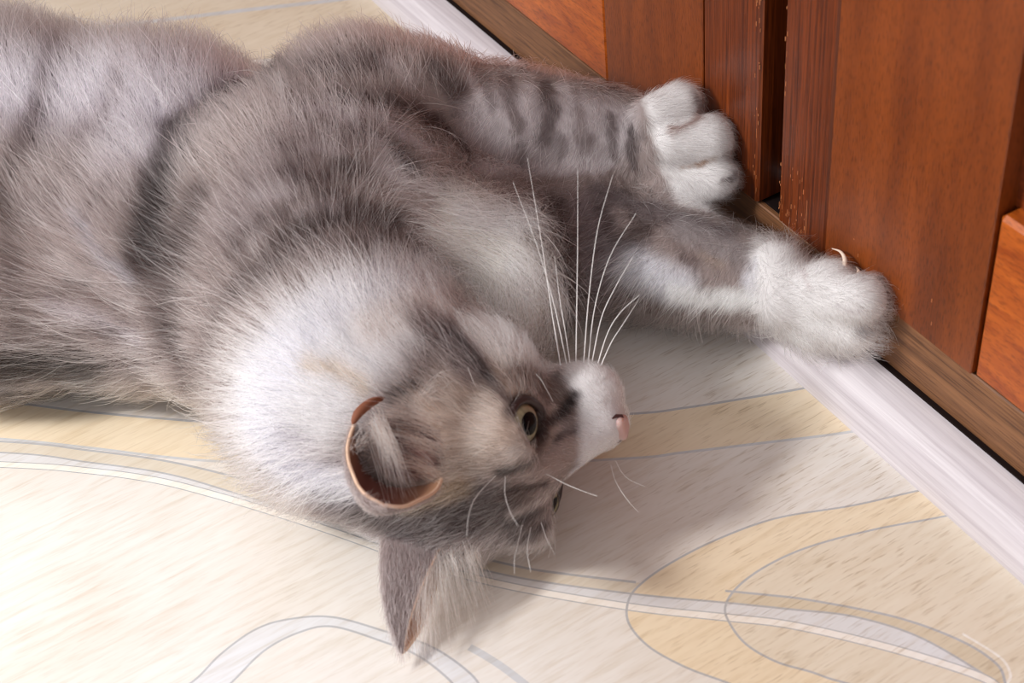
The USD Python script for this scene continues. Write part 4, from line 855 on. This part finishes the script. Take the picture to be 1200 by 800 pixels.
EARS = {1: dict(O=(-3.2, 3.7, 1.4), om=(-3.1, 4.25, 4.4), I=(-.3, 1.7, 3.7), im=(-.45, 2.95, 5.7), tip=(-1.35, 4.1, 7.1), depth=1.7, oc=[np.array((-3.15, 4.25, 4.2)), np.array((-2.5, 4.45, 6.0)), np.array((-2.0, 4.35, 6.75))], ic=[np.array((-.15, 2.4, 5.0)), np.array((-.45, 3.25, 6.2)), np.array((-.8, 3.7, 6.85))]),
        -1: dict(O=(-2.2, -3.55, 1.8), om=(-1.8, -3.65, 4.8), I=(-.8, -1.6, 3.6), im=(-2.0, -2.5, 5.5), tip=(-2.6, -3.65, 7.35), depth=2.5)}
EAR_GRID = {}
for sd, q_ in EARS.items():
    O, om, I, im, tip = (np.array(q_[k], float) for k in ('O', 'om', 'I', 'im', 'tip'))
    t = np.linspace(0, 1, 28)
    O, I = O - .0 * O, I
    oc = bez(O, 2 * om - .5 * (O + tip), tip, t); ic = bez(I, 2 * im - .5 * (I + tip), tip, t)
    if 'oc' in q_:
        oc = resample(curve([O] + q_['oc'] + [tip], 16), len(t)); ic = resample(curve([I] + q_['ic'] + [tip], 16), len(t))
    chord = I - O; up = tip - (O + I) / 2
    back = np.cross(chord, up) * sd; back /= np.linalg.norm(back)
    s = np.linspace(0, 1, 21)
    dp = q_['depth'] * (1 - t ** 1.6) ** .8
    G = oc[:, None] * (1 - s)[None, :, None] + ic[:, None] * s[None, :, None] + back * (dp[:, None] * (1 - np.abs(2 * s - 1) ** 2.2)[None])[..., None]
    G -= up * (.30 * (1 - t) ** 4)[:, None, None]
    W = HT + HS * (G @ HM.T)
    W[..., 2] = np.maximum(W[..., 2], .0035)
    nt, ns_ = len(t), len(s)
    i, j = np.meshgrid(np.arange(nt - 1), np.arange(ns_ - 1), indexing='ij')
    quads = np.stack([i * ns_ + j, i * ns_ + j + 1, (i + 1) * ns_ + j + 1, (i + 1) * ns_ + j], -1).reshape(-1, 4)
    v0 = W.reshape(-1, 3)
    tm_ = trimesh.Trimesh(v0, np.vstack([quads[:, [0, 1, 2]], quads[:, [0, 2, 3]]]), process=False)
    nrm = np.array(tm_.vertex_normals)
    bw = HM @ back
    if (nrm @ bw).mean() < 0:
        nrm = -nrm; quads = quads[:, ::-1]
    back_v = v0 + nrm * .0009
    uu = np.repeat(t, ns_)[:, None]; ss = np.tile(s, nt)[:, None]
    edge = np.abs(2 * ss - 1)
    inside_col = srgb(128, 82, 74) * (1 - edge ** 3) + srgb(196, 150, 118) * edge ** 3
    inside_col = inside_col * (.75 + .35 * uu)
    grey = srgb(140, 124, 122) + 0 * edge
    painted('ear', (back_v, quads), grey, M_EAR_IN, cat, label='grey-furred outer ear')
    painted('ear_lining', (v0 - nrm * .0003, quads[:, ::-1]), inside_col, M_EAR_IN, cat, label='brown-pink inner ear')
    rim = np.vstack([W[:, 0], W[::-1, -1][1:]])
    obj('ear_rim', tube(rim, .0007, 8), M_RIM if 'M_RIM' in globals() else globals().setdefault('M_RIM', plain('ear_rim', srgb(218, 184, 158), .6)), cat, smooth=True)
    EAR_GRID[sd] = (W, back_v.reshape(nt, ns_, 3), nrm.reshape(nt, ns_, 3), quads)

obj('ear_pocket', tube(curve([(-0.3690, 0.1152, 0.0880), (-0.3702, 0.1187, 0.0905), (-0.3722, 0.1246, 0.0905), (-0.3740, 0.1306, 0.0880)], 6), .0003 + .0016 * np.sin(np.linspace(0, np.pi, 19)) ** .6, 8), plain('ear_pocket', srgb(122, 70, 46), .8), cat, smooth=True, label='small brown fold at the outer edge of the ear')
# ---- whiskers and claws
M_WHISKER = plain('whisker', (.86, .84, .82), .35)
WHISKERS = [
    [(-0.3719, 0.2031, 0.0640), (-0.3818, 0.2068, 0.0850), (-0.3921, 0.2109, 0.1100), (-0.4027, 0.2143, 0.1400)], [(-0.3713, 0.2055, 0.0640), (-0.3810, 0.2079, 0.0850), (-0.3886, 0.2072, 0.1100), (-0.3995, 0.2056, 0.1350)],
    [(-0.3699, 0.2089, 0.0640), (-0.3771, 0.2157, 0.0880), (-0.3837, 0.2219, 0.1100), (-0.3905, 0.2281, 0.1350)], [(-0.3674, 0.2108, 0.0640), (-0.3744, 0.2193, 0.0880), (-0.3813, 0.2293, 0.1120), (-0.3860, 0.2403, 0.1300)],
    [(-0.3665, 0.2121, 0.0630), (-0.3737, 0.2213, 0.0830), (-0.3782, 0.2323, 0.1000), (-0.3778, 0.2444, 0.1150)], [(-0.3657, 0.2132, 0.0630), (-0.3702, 0.2219, 0.0800), (-0.3723, 0.2305, 0.0900), (-0.3729, 0.2392, 0.1000)],
    [(-0.3632, 0.2135, 0.0620), (-0.3671, 0.2223, 0.0740), (-0.3666, 0.2286, 0.0820), (-0.3647, 0.2362, 0.0880)], [(-0.3619, 0.2137, 0.0620), (-0.3652, 0.2223, 0.0700), (-0.3649, 0.2280, 0.0770), (-0.3670, 0.2368, 0.0830)],
    [(-0.3709, 0.2068, 0.0640), (-0.3780, 0.2098, 0.0750), (-0.3840, 0.2121, 0.0850), (-0.3910, 0.2154, 0.1000)],
    [(-0.3373, 0.1738, 0.0520), (-0.3258, 0.1761, 0.0550), (-0.3170, 0.1790, 0.0570), (-0.3128, 0.1807, 0.0580)], [(-0.3412, 0.1555, 0.0600), (-0.3283, 0.1406, 0.0700), (-0.3189, 0.1326, 0.0740), (-0.3109, 0.1274, 0.0750)],
    [(-0.3387, 0.1577, 0.0600), (-0.3261, 0.1508, 0.0660), (-0.3160, 0.1472, 0.0690), (-0.3084, 0.1458, 0.0700)], [(-0.3269, 0.1563, 0.0450), (-0.3179, 0.1489, 0.0470), (-0.3135, 0.1451, 0.0470), (-0.3087, 0.1421, 0.0460)],
    [(-0.3240, 0.1582, 0.0450), (-0.3158, 0.1519, 0.0470), (-0.3114, 0.1495, 0.0460), (-0.3074, 0.1479, 0.0440)], [(-0.3261, 0.1637, 0.0420), (-0.3189, 0.1614, 0.0420), (-0.3161, 0.1613, 0.0400), (-0.3133, 0.1612, 0.0380)],
    [(-0.3368, 0.2040, 0.0400), (-0.3313, 0.2027, 0.0400), (-0.3274, 0.2038, 0.0380), (-0.3234, 0.2080, 0.0350)], [(-0.3361, 0.2012, 0.0400), (-0.3278, 0.1980, 0.0400), (-0.3199, 0.1975, 0.0380), (-0.3152, 0.1992, 0.0340)],
    [(-0.3538, 0.1885, 0.0680), (-0.3548, 0.1867, 0.0750), (-0.3570, 0.1862, 0.0780), (-0.3590, 0.1854, 0.0800)], [(-0.3671, 0.1649, 0.0780), (-0.3661, 0.1633, 0.0820), (-0.3670, 0.1628, 0.0860), (-0.3678, 0.1624, 0.0900)]]
for k, wpts in enumerate(WHISKERS):
    c_ = curve(wpts, 8)
    r0 = .00024 if k < 9 else .00009
    obj('whisker', tube(c_, np.linspace(r0, .00006, len(c_)), 5), M_WHISKER, cat, smooth=True)
M_CLAW = plain('claw', srgb(226, 204, 186), .35)
CLAWS = [[(-0.3498, 0.3240, 0.0641), (-0.3531, 0.3275, 0.0663), (-0.3581, 0.3295, 0.0660), (-0.3649, 0.3310, 0.0624)], [(-0.3775, 0.3160, 0.0570), (-0.3813, 0.3190, 0.0576), (-0.3859, 0.3205, 0.0556)],
         [(-0.3453, 0.3270, 0.0619), (-0.3468, 0.3295, 0.0632), (-0.3501, 0.3310, 0.0625)], [(-0.4320, 0.3270, 0.0616), (-0.4304, 0.3300, 0.0598), (-0.4285, 0.3318, 0.0596)], [(-0.4346, 0.3270, 0.0754), (-0.4330, 0.3300, 0.0722), (-0.4323, 0.3318, 0.0681)]]
for cp in CLAWS:
    c_ = curve(cp, 8)
    obj('claw', tube(c_, np.linspace(.0013, .0002, len(c_)), 8), M_CLAW, cat, smooth=True)

# ---- fur
N_HAIR = 158000
fc = bv[bf].mean(1); fn = skin_normal(fc)
to_cam = np.array([0, 0, CAM_H]) - fc; to_cam /= np.linalg.norm(to_cam, axis=1, keepdims=True)
facing = (fn * to_cam).sum(1)
hd = (fc - HT) @ HM / HS                                  # head coordinates, cm
in_head = (np.linalg.norm(hd / [1.0, .95, 1.0], axis=1) < 6.0) & (hd[:, 0] > -4.5)
dens = np.where(facing < -.25, .15, 1.0)
dens = np.where(in_head, dens * 2.2, dens)
dens = np.where(fc[:, 1] - .42 * (fc[:, 0] + .6) < -.06, dens * .25, dens)
length_f = weigh(fc, COAT_LENGTH[:, :3], COAT_LENGTH[:, 3:])[:, 0]
dens *= np.clip(.012 / length_f, .7, 2.2)
for y in (-1, 1):
    rel = fc - EYE[y]
    ang = np.arccos(np.clip((rel @ GAZE[y]) / np.linalg.norm(rel, axis=1), -1, 1))
    dens = np.where((np.linalg.norm(rel, axis=1) < .016) & (ang < (.86 if y > 0 else 1.05)), 0, dens)
dens = np.where(np.linalg.norm(fc - EAR_HOLE, axis=1) < .0138, dens * .03, dens)
dens = np.where(np.linalg.norm((hd - [6.0, 0, -.3]) / [1, 1, .9], axis=1) < .60, 0, dens)
rp, ri = sample(bv, bf, N_HAIR, dens, 3)
rn = skin_normal(rp)
flow = weigh(rp, COAT_FLOW[:, :3], COAT_FLOW[:, 3:])
length = weigh(rp, COAT_LENGTH[:, :3], COAT_LENGTH[:, 3:])[:, 0]
g = np.random.default_rng(5)
length = length * (.75 + .5 * g.random(len(rp)))
guard = g.random(len(rp)) < np.where(in_head[ri], .13, .08)
length = np.where(guard, length * 1.3, length)
hr = in_head[ri]
lift = np.where(hr, .42, .50) * np.where(length < .006, .75, 1)
width = np.clip(length * .013, .00012, .00022)
pts, w, _ = strands(rp, rn, flow, length, None, lift, 9)
w *= (width / .00017)[:, None] * np.where(guard, 1.55, 1)[:, None]
keys = pts.shape[1]
near_v = np.stack([body_tree.query(pts[:, k])[1] for k in range(keys)], 1)
tone = 1 + .65 * (meshkit.fbm(rp * 420, 2, 31) - .5)[:, None, None] * 2 + g.normal(0, .27, (len(rp), 1, 1))
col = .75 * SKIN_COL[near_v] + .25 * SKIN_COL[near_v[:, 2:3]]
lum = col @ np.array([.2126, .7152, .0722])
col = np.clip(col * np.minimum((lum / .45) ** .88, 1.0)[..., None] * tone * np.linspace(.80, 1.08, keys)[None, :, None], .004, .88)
col = np.where(guard[:, None, None], np.clip(col * 1.6 + .10, 0, .93), col)
leg = (~hr) & (rp[:, 1] > .19) & (rp @ np.array([.443, .897, 0]) > -.02)
upper = rp[:, 2] > .056
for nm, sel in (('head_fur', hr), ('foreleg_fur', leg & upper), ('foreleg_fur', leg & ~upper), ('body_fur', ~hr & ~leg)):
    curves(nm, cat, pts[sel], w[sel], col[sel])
# ear fur: short on the back, long pale wisps in the opening
for sd in (1, -1):
    W, B, Nn, quads = EAR_GRID[sd]
    v = B.reshape(-1, 3); f = np.vstack([quads[:, [0, 1, 2]], quads[:, [0, 2, 3]]])
    p_, i_ = sample(v, f, 7000, np.ones(len(f)), 40 + sd)
    nn = Nn.reshape(-1, 3)[f[i_]].mean(1); nn /= np.linalg.norm(nn, axis=1, keepdims=True)
    tipdir = W[-1, 10] - W[0, 10]
    g = np.random.default_rng(60 + sd)
    ln = .0055 * (.7 + .6 * g.random(len(p_)))
    a_, w_, _ = strands(p_, nn, np.repeat(tipdir[None] / np.linalg.norm(tipdir), len(p_), 0), ln, None, np.full(len(p_), .3), 70 + sd, width=.00016)
    cc = srgb(160, 143, 141) * (1 + g.normal(0, .30, (len(p_), 1)))
    curves('ear_fur', cat, a_, w_, np.clip(cc, 0, .9))
    if sd > 0:
        TUFT = [((-0.3671, 0.1449, 0.0780), (-0.3733, 0.1351, 0.0920), 60), ((-0.3608, 0.1436, 0.0760), (-0.3626, 0.1263, 0.0940), 90), ((-0.3533, 0.1392, 0.0740), (-0.3560, 0.1243, 0.0900), 80), ((-0.3460, 0.1334, 0.0720), (-0.3473, 0.1218, 0.0860), 60),
                ((-0.3716, 0.1249, 0.0820), (-0.3480, 0.1201, 0.0820), 110), ((-0.3693, 0.1254, 0.0800), (-0.3399, 0.1175, 0.0800), 90), ((-0.3726, 0.1428, 0.0800), (-0.3649, 0.1478, 0.0900), 40), ((-0.3610, 0.1132, 0.0860), (-0.3651, 0.1205, 0.0800), 50)]
    else:
        TUFT = [((-0.3518, 0.1280, 0.0200), (-0.3272, 0.1133, 0.0120), 70), ((-0.3501, 0.1311, 0.0220), (-0.3268, 0.1212, 0.0100), 70), ((-0.3480, 0.1241, 0.0200), (-0.3247, 0.1087, 0.0100), 70), ((-0.3475, 0.1356, 0.0240), (-0.3299, 0.1304, 0.0100), 70), ((-0.3422, 0.1403, 0.0260), (-0.3317, 0.1382, 0.0100), 60), ((-0.3434, 0.1162, 0.0140), (-0.3253, 0.1081, 0.0060), 50)]
    A_, C_ = [], []
    for r_, e_, k_ in TUFT:
        r_, e_ = np.array(r_), np.array(e_)
        root = r_ + g.normal(0, .0020, (k_, 3)); end = root + (e_ - r_) * (.6 + .6 * g.random((k_, 1))) + g.normal(0, .0022, (k_, 3))
        st = np.linspace(0, 1, 5)[None, :, None]
        mid = root[:, None] * (1 - st) + end[:, None] * st + (st * (1 - st)) * (np.array([0, 0, .006]) + g.normal(0, .003, (k_, 1, 3)))
        mid[..., 2] = np.maximum(mid[..., 2], .001)
        A_.append(mid); C_.append(np.where(g.random((k_, 1)) < .6, srgb(240, 232, 228), srgb(172, 142, 126)))
    A_ = np.vstack(A_)
    curves('ear_tuft', cat, A_, .00018 * np.linspace(1, .25, 5)[None] * (.7 + .6 * g.random((len(A_), 1))), np.vstack(C_), label='long pale hairs in the ear opening')
